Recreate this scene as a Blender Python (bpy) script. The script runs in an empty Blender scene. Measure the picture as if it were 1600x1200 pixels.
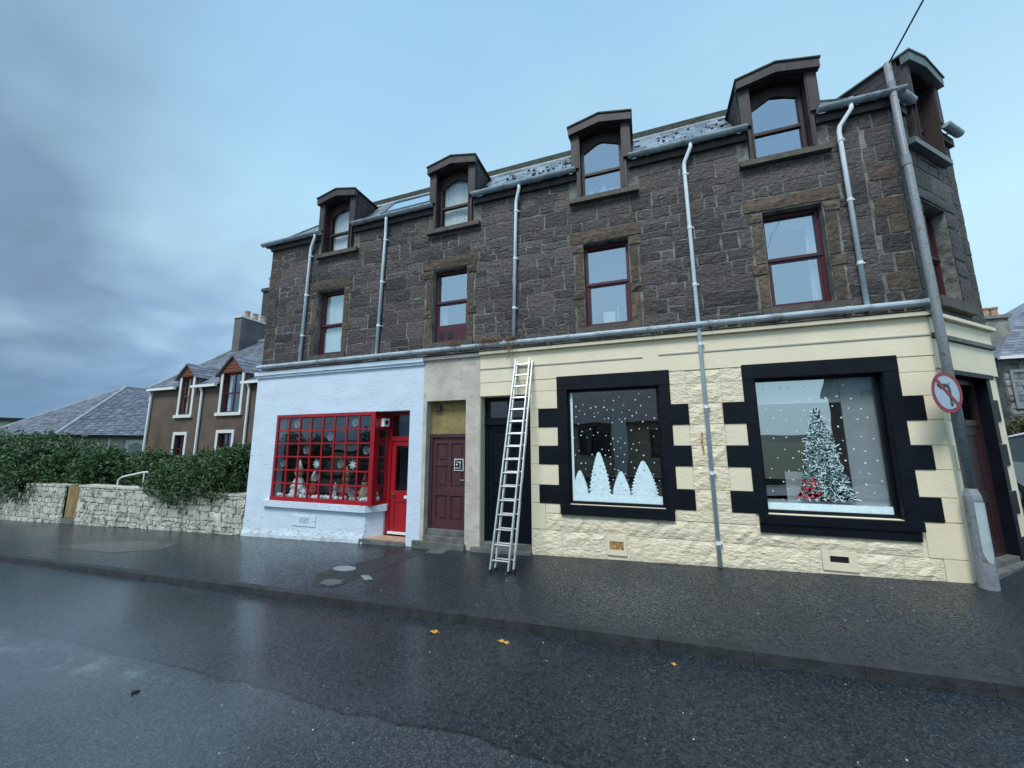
import bpy, math, random
import numpy as np
from mathutils import Vector, Matrix, noise as mnoise
random.seed(7); rng = random.Random(11)
D = bpy.data; SC = bpy.context.scene; COL = SC.collection
PI = math.pi
# ------------------------------------------------------------------ camera
cam = D.objects.new('camera', D.cameras.new('camera')); COL.objects.link(cam); SC.camera = cam
R0 = Vector((0.94271399, 0.33356009, -0.00529077)); R1 = Vector((-0.05614273, 0.14299843, -0.98812926)); R2 = Vector((-0.32884391, 0.93182032, 0.1535336))
cam.matrix_world = Matrix(((R0.x, -R1.x, -R2.x, 0.0), (R0.y, -R1.y, -R2.y, -7.5), (R0.z, -R1.z, -R2.z, 2.1225), (0, 0, 0, 1)))
cam.data.sensor_width = 36; cam.data.lens = 585.842 / 1600 * 36; cam.data.clip_start = .05; cam.data.clip_end = 6000
SC.view_settings.view_transform = 'Standard'; SC.view_settings.look = 'None'; SC.view_settings.gamma = 1
SC.view_settings.use_curve_mapping = False; SC.view_settings.exposure = 1.0
# ------------------------------------------------------------------ sky
SUN_EL, SUN_AZ = 57, 188        # degrees; azimuth clockwise from +Y
W = D.worlds.new('World'); SC.world = W; W.use_nodes = True
nt = W.node_tree; nt.nodes.clear()
def N(t, typ, **k):
    n = t.nodes.new(typ)
    for a, b in k.items():
        if a == 'ins':
            for i, v in b.items(): n.inputs[i].default_value = v
        else: setattr(n, a, b)
    return n
L = lambda t, a, b: t.links.new(a, b)
def mth(t, op, a, b=None, clamp=False):
    n = t.nodes.new('ShaderNodeMath'); n.operation = op; n.use_clamp = clamp
    for i, v in enumerate((a, b)):
        if v is None: continue
        if isinstance(v, (int, float)): n.inputs[i].default_value = v
        else: t.links.new(v, n.inputs[i])
    return n.outputs[0]
def mixc(t, fac, a, b, blend='MIX'):
    n = t.nodes.new('ShaderNodeMix'); n.data_type = 'RGBA'; n.blend_type = blend
    for i, v in ((0, fac), (6, a), (7, b)):
        if isinstance(v, (int, float)): n.inputs[i].default_value = v
        elif isinstance(v, tuple): n.inputs[i].default_value = (*v, 1) if len(v) == 3 else v
        else: t.links.new(v, n.inputs[i])
    return n.outputs[2]
def ramp(t, fac, stops):
    n = t.nodes.new('ShaderNodeValToRGB'); e = n.color_ramp.elements
    while len(e) < len(stops): e.new(.5)
    for i, (p, c) in enumerate(stops):
        e[i].position = p; e[i].color = (c, c, c, 1) if isinstance(c, (int, float)) else (*c, 1)
    t.links.new(fac, n.inputs[0]); return n.outputs[0]
sky = N(nt, 'ShaderNodeTexSky', sky_type='NISHITA', sun_disc=False, sun_elevation=math.radians(SUN_EL), sun_rotation=math.radians(SUN_AZ))
sky.air_density = 1.6; sky.dust_density = 1.5; sky.ozone_density = 2
tc = N(nt, 'ShaderNodeTexCoord'); sp = N(nt, 'ShaderNodeSeparateXYZ'); L(nt, tc.outputs['Generated'], sp.inputs[0])
zz = mth(nt, 'ADD', mth(nt, 'ABSOLUTE', sp.outputs[2]), .22)
cx = mth(nt, 'DIVIDE', sp.outputs[0], zz); cy = mth(nt, 'DIVIDE', sp.outputs[1], zz)
cb = N(nt, 'ShaderNodeCombineXYZ'); L(nt, cx, cb.inputs[0]); L(nt, cy, cb.inputs[1]); cb.inputs[2].default_value = 3.7
mp = N(nt, 'ShaderNodeMapping'); L(nt, cb.outputs[0], mp.inputs[0]); mp.inputs['Rotation'].default_value = (0, 0, .5); mp.inputs['Scale'].default_value = (.8, 1.15, 1)
n1 = N(nt, 'ShaderNodeTexNoise', ins={'Scale': .75, 'Detail': 3.5, 'Roughness': .45, 'Distortion': .3}); L(nt, mp.outputs[0], n1.inputs[0])
n2 = N(nt, 'ShaderNodeTexNoise', ins={'Scale': 1.5, 'Detail': 4, 'Roughness': .45, 'Distortion': .4}); L(nt, mp.outputs[0], n2.inputs[0])
# cloud bank thicker towards -X (the sea side), thin to the right
bank = mth(nt, 'ADD', n1.outputs[0], mth(nt, 'MULTIPLY', sp.outputs[0], -.60))
mask = ramp(nt, bank, [(.71, 0.0), (.93, 1.0)])
ccol = ramp(nt, n2.outputs[0], [(.33, (2.05, 3.2, 4.7)), (.5, (2.4, 3.8, 5.4)), (.66, (3.9, 5.6, 7.0))])
# open sky: paler towards the horizon
el = mth(nt, 'MAXIMUM', sp.outputs[2], 0)
openc = ramp(nt, el, [(.0, (5.3, 7.9, 9.0)), (.38, (5.9, 8.9, 10.3)), (.60, (4.0, 6.9, 9.2)), (1., (2.8, 5.4, 8.4))])
thin = ramp(nt, n2.outputs[0], [(.50, 0.0), (.80, .5)])
openc = mixc(nt, thin, openc, (5.6, 7.9, 8.9))
openc = mixc(nt, .12, openc, sky.outputs[0])
hh = mth(nt, 'SQRT', mth(nt, 'ADD', mth(nt, 'MULTIPLY', sp.outputs[0], sp.outputs[0]), mth(nt, 'MULTIPLY', sp.outputs[1], sp.outputs[1])))
azr = mth(nt, 'DIVIDE', mth(nt, 'MULTIPLY', sp.outputs[0], -1.), mth(nt, 'MAXIMUM', hh, .01))
lft = ramp(nt, azr, [(.60, 1.55), (.86, 1.32), (.905, 1.12), (.955, .86)])
ccol = mixc(nt, 1., ccol, lft, 'MULTIPLY')
n3 = N(nt, 'ShaderNodeTexNoise', ins={'Scale': 3.2, 'Detail': 5, 'Roughness': .5, 'Distortion': .5}); L(nt, mp.outputs[0], n3.inputs[0])
ccol = mixc(nt, 1., ccol, ramp(nt, n3.outputs[0], [(.3, .86), (.7, 1.14)]), 'MULTIPLY')
low = ramp(nt, el, [(.0, .85), (.22, 0.0)])
ccol = mixc(nt, low, ccol, (1.75, 3.05, 4.9))
skyc = mixc(nt, mask, openc, ccol)
bg = N(nt, 'ShaderNodeBackground'); bg.inputs[1].default_value = .054
L(nt, skyc, bg.inputs[0]); wo = N(nt, 'ShaderNodeOutputWorld'); L(nt, bg.outputs[0], wo.inputs[0])
sl = D.lights.new('sun', 'SUN'); sl.energy = 1.5; sl.angle = math.radians(20); sl.color = (1, .985, .96)
so = D.objects.new('sun', sl); COL.objects.link(so)
az, e_ = math.radians(SUN_AZ), math.radians(SUN_EL)
sd = Vector((math.sin(az) * math.cos(e_), math.cos(az) * math.cos(e_), math.sin(e_)))
so.rotation_euler = sd.to_track_quat('Z', 'Y').to_euler(); so.location = sd * 60

# ------------------------------------------------------------------ materials
MATS = {}
def mat(name, base, rough=.7, var=0., vscale=3., var2=None, bump=0., bscale=20., bdetail=5., metal=0., spec=.5, tint=0., bevel=0., dirt=None, stretch=None, coat=0.):
    m = D.materials.new(name); m.use_nodes = True; t = m.node_tree; b = t.nodes['Principled BSDF']
    b.inputs['Roughness'].default_value = rough; b.inputs['Metallic'].default_value = metal; b.inputs['Specular IOR Level'].default_value = spec
    b.inputs['Coat Weight'].default_value = coat
    g = N(t, 'ShaderNodeNewGeometry'); pos = g.outputs['Position']
    if stretch:
        q = N(t, 'ShaderNodeMapping'); L(t, pos, q.inputs[0]); q.inputs['Scale'].default_value = stretch; pos = q.outputs[0]
    col = None
    if var or var2:
        n = N(t, 'ShaderNodeTexNoise', ins={'Scale': vscale, 'Detail': 6, 'Roughness': .6}); L(t, pos, n.inputs[0])
        f = ramp(t, n.outputs[0], [(.35, 0.0), (.65, 1.0)])
        a = tuple(c * (1 - var) for c in base); c2 = var2 if var2 else tuple(min(1, c * (1 + var)) for c in base)
        col = mixc(t, f, a, c2)
    if tint:
        at = N(t, 'ShaderNodeAttribute', attribute_name='tint')
        k = mth(t, 'ADD', mth(t, 'MULTIPLY', at.outputs['Fac'], tint * 2), 1 - tint)
        cbn = N(t, 'ShaderNodeCombineXYZ'); [L(t, k, cbn.inputs[i]) for i in range(3)]
        col = mixc(t, 1., col if col else base, cbn.outputs[0], 'MULTIPLY')
    if dirt:   # (colour, scale, lo, hi)
        n = N(t, 'ShaderNodeTexNoise', ins={'Scale': dirt[1], 'Detail': 8, 'Roughness': .7}); L(t, pos, n.inputs[0])
        f = ramp(t, n.outputs[0], [(dirt[2], 0.0), (dirt[3], 1.0)])
        col = mixc(t, f, col if col else base, dirt[0])
    if col: L(t, col, b.inputs['Base Color'])
    else: b.inputs['Base Color'].default_value = (*base, 1)
    if bump:
        n = N(t, 'ShaderNodeTexNoise', ins={'Scale': bscale, 'Detail': bdetail, 'Roughness': .6}); L(t, pos, n.inputs[0])
        bp = N(t, 'ShaderNodeBump', ins={'Strength': 1., 'Distance': bump}); L(t, n.outputs[0], bp.inputs['Height'])
        if bevel:
            bv = N(t, 'ShaderNodeBevel', samples=3); bv.inputs[0].default_value = bevel; L(t, bv.outputs[0], bp.inputs['Normal'])
        L(t, bp.outputs[0], b.inputs['Normal'])
    elif bevel:
        bv = N(t, 'ShaderNodeBevel', samples=3); bv.inputs[0].default_value = bevel; L(t, bv.outputs[0], b.inputs['Normal'])
    MATS[name] = m; return m
m_stone = mat('dark_rubble_stone', (.053, .043, .043), .62, var=.45, vscale=16, bump=.045, bscale=10, bdetail=10, tint=.6, dirt=((.10, .095, .07), 1.8, .58, .80), stretch=(1, 1, 1.5))
m_mortar = mat('grey_mortar', (.20, .205, .19), .9, var=.35, vscale=2.5, bump=.02, bscale=30, dirt=((.065, .062, .058), 3.5, .46, .64))
m_dress = mat('brown_sandstone', (.095, .065, .044), .75, var=.4, vscale=9, bump=.05, bscale=11, bdetail=9, tint=.5, dirt=((.05, .05, .042), 2.6, .45, .68))
m_sillst = mat('dark_sill_stone', (.075, .066, .055), .7, var=.3, vscale=5, bump=.012, bscale=18, bevel=.012)
m_white = mat('pale_blue_white_paint', (.60, .71, .83), .55, var=.06, vscale=1.2, bump=.009, bscale=9, bdetail=9, dirt=((.33, .38, .43), 5, .60, .645), stretch=(1, 1, 3.5), bevel=.01)
m_whitebase = mat('stained_white_paint', (.58, .68, .76), .6, var=.08, vscale=2, bump=.03, bscale=14, dirt=((.30, .29, .26), 4, .50, .78))
m_beige = mat('weathered_beige_render', (.52, .48, .42), .8, var=.16, vscale=2.2, bump=.01, bscale=26, dirt=((.33, .31, .28), 4, .52, .70))
m_cream = mat('cream_masonry_paint', (.80, .715, .53), .55, var=.05, vscale=1.5, bump=.005, bscale=14, bevel=.01, dirt=((.60, .50, .32), 3, .64, .80))
m_rock = mat('rock_faced_cream_paint', (.80, .715, .53), .55, var=.05, vscale=1.5, bump=.040, bscale=9, bdetail=6, dirt=((.55, .46, .30), 6, .66, .80), stretch=(1, 1, 1.7))
m_black = mat('black_gloss_paint', (.005, .007, .012), .45, spec=.22, var=.3, vscale=3, bump=.006, bscale=16, bdetail=6, bevel=.008)
m_blackdoor = mat('black_blue_door_paint', (.004, .007, .014), .4, spec=.2, bump=.002, bscale=20, bevel=.006)
m_red = mat('red_gloss_paint', (.34, .010, .018), .32, var=.12, vscale=4, bump=.002, bscale=25, bevel=.006)
m_maroon = mat('maroon_door_paint', (.070, .024, .032), .5, var=.15, vscale=5, bump=.003, bscale=18, bevel=.008)
m_maroon2 = mat('dark_red_frame_paint', (.065, .012, .022), .4, bevel=.005)
m_timber = mat('weathered_dark_timber', (.036, .029, .032), .65, var=.4, vscale=6, bump=.006, bscale=14, stretch=(1, 1, .35), bevel=.008)
m_timber2 = mat('reddish_dark_timber', (.026, .011, .013), .6, var=.3, vscale=6, bump=.003, bscale=14, bevel=.006)
m_greyzinc = mat('grey_dormer_zinc', (.12, .145, .15), .5, var=.2, vscale=3, bevel=.008)
m_moss = mat('dark_mossy_capping', (.035, .045, .032), .8, var=.5, vscale=8, bump=.02, bscale=20)
m_pipe = mat('grey_pipe_paint', (.76, .85, .92), .42, var=.08, vscale=3, dirt=((.25, .28, .30), 7, .62, .8))
m_gutter = mat('weathered_grey_gutter', (.36, .44, .50), .45, var=.2, vscale=3, dirt=((.12, .13, .12), 4, .5, .72))
m_slate = mat('wet_blue_slate', (.17, .205, .24), .25, var=.25, vscale=8, bump=.004, bscale=25, tint=.45)
m_slate2 = mat('pale_purple_slate', (.165, .18, .22), .45, var=.25, vscale=3, bump=.01, bscale=12, tint=.3)
m_lead = mat('lead_flashing', (.30, .34, .37), .5, var=.15)
m_brown = mat('brown_roughcast', (.112, .083, .063), .9, var=.22, vscale=.8, bump=.02, bscale=40, dirt=((.065, .042, .032), 1.2, .5, .75))
m_whitetrim = mat('white_window_margin', (.66, .68, .66), .6, bevel=.01, dirt=((.4, .4, .36), 6, .6, .8))
m_orange = mat('rust_brown_cladding', (.17, .055, .03), .7, bump=.01, bscale=12, bevel=.01)
m_chimney = mat('grey_chimney_render', (.12, .11, .12), .85, var=.2, vscale=1.5, bump=.01, bscale=20)
m_pot = mat('clay_chimney_pot', (.42, .26, .17), .8, var=.15, vscale=5)
m_greyrend = mat('grey_bungalow_render', (.42, .42, .38), .85, var=.1, vscale=1)
m_whitewash = mat('flaking_whitewash', (.50, .50, .44), .8, var=.2, vscale=2, bump=.05, bscale=7, bdetail=9, tint=.25, dirt=((.15, .15, .105), 4.5, .50, .62))
m_plank = mat('weathered_ochre_plank', (.24, .17, .07), .8, var=.3, vscale=8, stretch=(1, 1, .2))
m_rail = mat('white_painted_rail', (.75, .78, .78), .4)
m_alu = mat('worn_aluminium', (.60, .63, .62), .42, metal=.7, var=.15, vscale=12, bump=.001, bscale=50)
m_aludark = mat('black_rubber_foot', (.02, .02, .02), .8)
m_pole = mat('galvanised_pole_paint', (.23, .26, .29), .5, var=.25, vscale=9, dirt=((.14, .12, .10), 9, .52, .66), bump=.004, bscale=30)
m_hatch = mat('pale_grey_pole_door', (.40, .48, .50), .45, var=.1, vscale=6, dirt=((.24, .27, .28), 12, .6, .7))
m_signred = mat('sign_red', (.24, .008, .018), .35, var=.15, vscale=20)
m_signwhite = mat('sign_face_white', (.38, .47, .58), .4, var=.06, vscale=20)
m_signblack = mat('sign_black', (.012, .012, .015), .4)
m_steps = mat('worn_grey_step', (.12, .125, .12), .7, var=.3, vscale=5, bump=.012, bscale=20, bevel=.015)
m_tile = mat('tan_step_tile', (.42, .27, .18), .45, var=.2, vscale=9, bevel=.004)
m_khaki = mat('faded_khaki_panel', (.27, .22, .085), .75, var=.12, vscale=4, dirt=((.16, .13, .06), 3, .5, .7))
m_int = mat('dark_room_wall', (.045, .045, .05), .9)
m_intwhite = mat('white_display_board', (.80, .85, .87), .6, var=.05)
m_curtain = mat('white_net_curtain', (.62, .66, .68), .9, var=.12, vscale=14, stretch=(6, 1, .5))
m_blind = mat('pale_roller_blind', (.52, .64, .68), .7)
m_frost = mat('white_window_paint', (.66, .84, .90), .7, var=.08, vscale=14)
m_brass = mat('brass', (.55, .40, .16), .35, metal=1)
m_leafy = mat('yellow_leaf', (.50, .26, .03), .6)
m_chip = mat('white_chip', (.75, .78, .78), .6)
m_cable = mat('black_cable', (.03, .04, .045), .6)
m_snow = mat('fake_snow_wadding', (.75, .80, .85), .9)
m_ring = mat('grey_rosette', (.22, .25, .28), .5)
m_toyred = mat('red_toy', (.35, .03, .04), .6); m_toytan = mat('tan_toy', (.50, .36, .24), .7)
m_carwhite = mat('white_car_paint', (.72, .74, .76), .25, coat=.5); m_tyre = mat('tyre_rubber', (.02, .02, .02), .8)
m_lampred = mat('red_orange_lamp', (.6, .06, .02), .3); m_chrome = mat('silver_trim', (.6, .6, .62), .25, metal=1)
m_bark = mat('grey_brown_bark', (.09, .07, .055), .9, var=.3)
m_grey_stone = mat('grey_rubble_wall', (.20, .20, .185), .85, var=.35, vscale=3.5, bump=.04, bscale=6, tint=.4)
m_hill = mat('dark_moor_hill', (.045, .05, .035), .95, var=.4, vscale=.02)
m_sea = mat('grey_sea_water', (.03, .05, .06), .2)
m_garden = mat('rough_garden_turf', (.05, .065, .03), .95, var=.4, vscale=2)
m_deadweed = mat('dead_weed_stalks', (.20, .13, .07), .9)
m_greygreen = mat('manhole_concrete', (.085, .10, .108), .5, var=.2, vscale=20)
m_iron = mat('grey_iron_cover', (.20, .23, .25), .35, var=.2, vscale=30)
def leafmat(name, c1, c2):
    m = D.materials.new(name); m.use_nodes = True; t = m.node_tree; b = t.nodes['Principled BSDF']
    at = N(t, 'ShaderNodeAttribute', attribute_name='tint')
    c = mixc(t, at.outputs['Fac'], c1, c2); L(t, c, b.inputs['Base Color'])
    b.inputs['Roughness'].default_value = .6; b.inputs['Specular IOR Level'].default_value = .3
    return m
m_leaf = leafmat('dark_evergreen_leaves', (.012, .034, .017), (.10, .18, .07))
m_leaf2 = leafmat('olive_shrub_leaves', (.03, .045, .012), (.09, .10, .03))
def glassmat(name, base, tintc=(.9, .95, 1), rough=.01):
    m = D.materials.new(name); m.use_nodes = True; t = m.node_tree; t.nodes.clear()
    o = N(t, 'ShaderNodeOutputMaterial'); mx = N(t, 'ShaderNodeMixShader'); tr = N(t, 'ShaderNodeBsdfTransparent'); gl = N(t, 'ShaderNodeBsdfGlossy')
    tr.inputs[0].default_value = (.95, .97, .98, 1); gl.inputs['Color'].default_value = (*tintc, 1); gl.inputs['Roughness'].default_value = rough
    fr = N(t, 'ShaderNodeFresnel'); fr.inputs[0].default_value = 1.5
    g = N(t, 'ShaderNodeNewGeometry'); nz = N(t, 'ShaderNodeTexNoise', ins={'Scale': 1.3, 'Detail': 1}); L(t, g.outputs['Position'], nz.inputs[0])
    bp = N(t, 'ShaderNodeBump', ins={'Strength': 1., 'Distance': .004}); L(t, nz.outputs[0], bp.inputs['Height']); L(t, bp.outputs[0], gl.inputs['Normal'])
    f = mth(t, 'MULTIPLY', mth(t, 'ADD', mth(t, 'MULTIPLY', fr.outputs[0], .9), base, True), mth(t, 'SUBTRACT', 1., g.outputs['Backfacing']))
    L(t, f, mx.inputs[0]); L(t, tr.outputs[0], mx.inputs[1]); L(t, gl.outputs[0], mx.inputs[2]); L(t, mx.outputs[0], o.inputs[0])
    return m
m_glass_up = glassmat('upper_window_glass', .50, (.68, .76, .90)); m_glass_lo = glassmat('upper_window_glass_dim', .22)
m_glass_shop = glassmat('shop_window_glass', .42); m_glass_bay = glassmat('bay_pane_glass', .10); m_glass_dk = glassmat('door_glass', .03)

def asphalt(name, kind):
    m = D.materials.new(name); m.use_nodes = True; t = m.node_tree; b = t.nodes['Principled BSDF']
    g = N(t, 'ShaderNodeNewGeometry'); P = g.outputs['Position']; s = N(t, 'ShaderNodeSeparateXYZ'); L(t, P, s.inputs[0])
    def noi(sc, det=4, ro=.6, dist=0):
        n = N(t, 'ShaderNodeTexNoise', ins={'Scale': sc, 'Detail': det, 'Roughness': ro, 'Distortion': dist}); L(t, P, n.inputs[0]); return n.outputs[0]
    v = N(t, 'ShaderNodeTexVoronoi', ins={'Scale': 62 if kind == 'road' else 85}); L(t, P, v.inputs[0])
    vs = N(t, 'ShaderNodeSeparateXYZ'); L(t, v.outputs['Color'], vs.inputs[0])
    big = noi(.55, 5, .6); med = noi(6, 4)
    base = mixc(t, ramp(t, big, [(.35, 0.), (.65, 1.)]), (.012, .019, .027), (.023, .034, .046))
    base = mixc(t, ramp(t, med, [(.4, 0.), (.7, .5)]), base, (.014, .016, .019))
    agg = ramp(t, vs.outputs[0], [(.45, 0.), (.95, 1.)] if kind == 'road' else [(.60, 0.), (.97, 1.)])
    inner = ramp(t, v.outputs['Distance'], [(.25, 1.), (.45, 0.)])
    aggm = mth(t, 'MULTIPLY', agg, inner)
    rough = ramp(t, big, [(.35, .26), (.62, .46)])
    hgt = mth(t, 'ADD', mth(t, 'ADD', mth(t, 'MULTIPLY', v.outputs['Distance'], -.8), mth(t, 'MULTIPLY', med, 1.)), mth(t, 'MULTIPLY', noi(52, 4, .7), 1.3 if kind != 'road' else 1.2))
    if kind == 'road':
        # the strip nearer the far kerb was resurfaced: seam wanders about Y = -4.45
        w = mth(t, 'ADD', s.outputs[1], mth(t, 'MULTIPLY', mth(t, 'SUBTRACT', noi(.9, 4), .5), .35))
        old = ramp(t, mth(t, 'ADD', mth(t, 'MULTIPLY', w, -1.), -3.93), [(.47, 0.), (.50, 1.)])
        seam = ramp(t, mth(t, 'ABSOLUTE', mth(t, 'ADD', w, 4.415)), [(.0, 1.), (.028, 0.)])
        base = mixc(t, mth(t, 'MULTIPLY', old, .8), base, (.031, .040, .049))
        agg2 = ramp(t, vs.outputs[1], [(.55, 0.), (.95, .9)])
        aggm = mth(t, 'MAXIMUM', mth(t, 'MULTIPLY', aggm, .75), mth(t, 'MULTIPLY', mth(t, 'MULTIPLY', agg2, inner), mth(t, 'MULTIPLY', old, .8)))
        base = mixc(t, aggm, base, (.15, .18, .20))
        base = mixc(t, mth(t, 'MULTIPLY', seam, .8), base, (.010, .012, .014))
        # pale dried silt along the seam on the left
        silt = mth(t, 'MULTIPLY', ramp(t, mth(t, 'ABSOLUTE', mth(t, 'ADD', w, 4.66)), [(.0, 1.), (.20, 0.)]), ramp(t, noi(2.6, 8, .7), [(.50, 0.), (.62, 1.)]))
        silt = mth(t, 'MULTIPLY', silt, ramp(t, mth(t, 'MULTIPLY', s.outputs[0], -.1), [(.40, 0.), (.55, .8)]))
        base = mixc(t, silt, base, (.19, .23, .25))
    else:
        base = mixc(t, mth(t, 'MULTIPLY', aggm, .6), base, (.085, .10, .115))
    g2 = N(t, 'ShaderNodeTexVoronoi', ins={'Scale': 44 if kind == 'road' else 48}); L(t, P, g2.inputs[0]); gs = N(t, 'ShaderNodeSeparateXYZ'); L(t, g2.outputs['Color'], gs.inputs[0])
    fl = mth(t, 'MULTIPLY', ramp(t, gs.outputs[0], [(.35, 0.), (1., 1.)]), ramp(t, g2.outputs['Distance'], [(.10, 1.), (.30, 0.)]))
    fk = .5 if kind != 'road' else mth(t, 'ADD', .35, mth(t, 'MULTIPLY', old, .6))
    base = mixc(t, mth(t, 'MULTIPLY', fl, fk), base, (.14, .17, .19))
    base = mixc(t, mth(t, 'MULTIPLY', ramp(t, noi(34, 5, .75), [(.42, 0.), (.62, .8)]), 1. if kind != 'road' else mth(t, 'SUBTRACT', 1., mth(t, 'MULTIPLY', old, .55))), base, (.004, .007, .010))
    if kind == 'road': base = mixc(t, mth(t, 'MULTIPLY', seam, .85), base, (.004, .005, .007))
    white = ramp(t, vs.outputs[2], [(.9985, 0.), (.9992, 1.)])
    base = mixc(t, mth(t, 'MULTIPLY', white, inner), base, (.42, .46, .48))
    wx = ramp(t, mth(t, 'ADD', mth(t, 'MULTIPLY', s.outputs[0], -.1), mth(t, 'MULTIPLY', mth(t, 'SUBTRACT', noi(.35, 4), .5), .9)), [(.12, 0.), (.75, 1.)])
    wet = mth(t, 'MULTIPLY', wx, .95 if kind == 'road' else .45)
    L(t, base, b.inputs['Base Color']); L(t, rough, b.inputs['Roughness']); b.inputs['Specular IOR Level'].default_value = .6
    rg = mth(t, 'ADD', rough, mth(t, 'MULTIPLY', mth(t, 'SUBTRACT', gs.outputs[1], .45), .55), True)
    rg = mth(t, 'ADD', rg, mth(t, 'MULTIPLY', mth(t, 'SUBTRACT', noi(40, 3, .8), .5), .9), True)
    L(t, rg, b.inputs['Roughness'])
    L(t, mth(t, 'ADD', .12, mth(t, 'MULTIPLY', gs.outputs[2], .75)), b.inputs['Specular IOR Level'])
    L(t, wet, b.inputs['Coat Weight']); b.inputs['Coat Roughness'].default_value = .22; b.inputs['Coat IOR'].default_value = 2.4 if kind == 'road' else 1.7
    bp = N(t, 'ShaderNodeBump', ins={'Strength': .9, 'Distance': .007 if kind == 'road' else .004}); L(t, hgt, bp.inputs['Height']); L(t, bp.outputs[0], b.inputs['Normal'])
    return m
m_road = asphalt('wet_road_asphalt', 'road'); m_pave = asphalt('damp_pavement_asphalt', 'pave')
m_kerb = mat('dark_wet_kerb_stone', (.022, .026, .029), .6, var=.4, vscale=6, bump=.010, bscale=25)
m_patch = mat('smooth_wet_patch', (.05, .058, .065), .22, var=.15, vscale=5)

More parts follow.
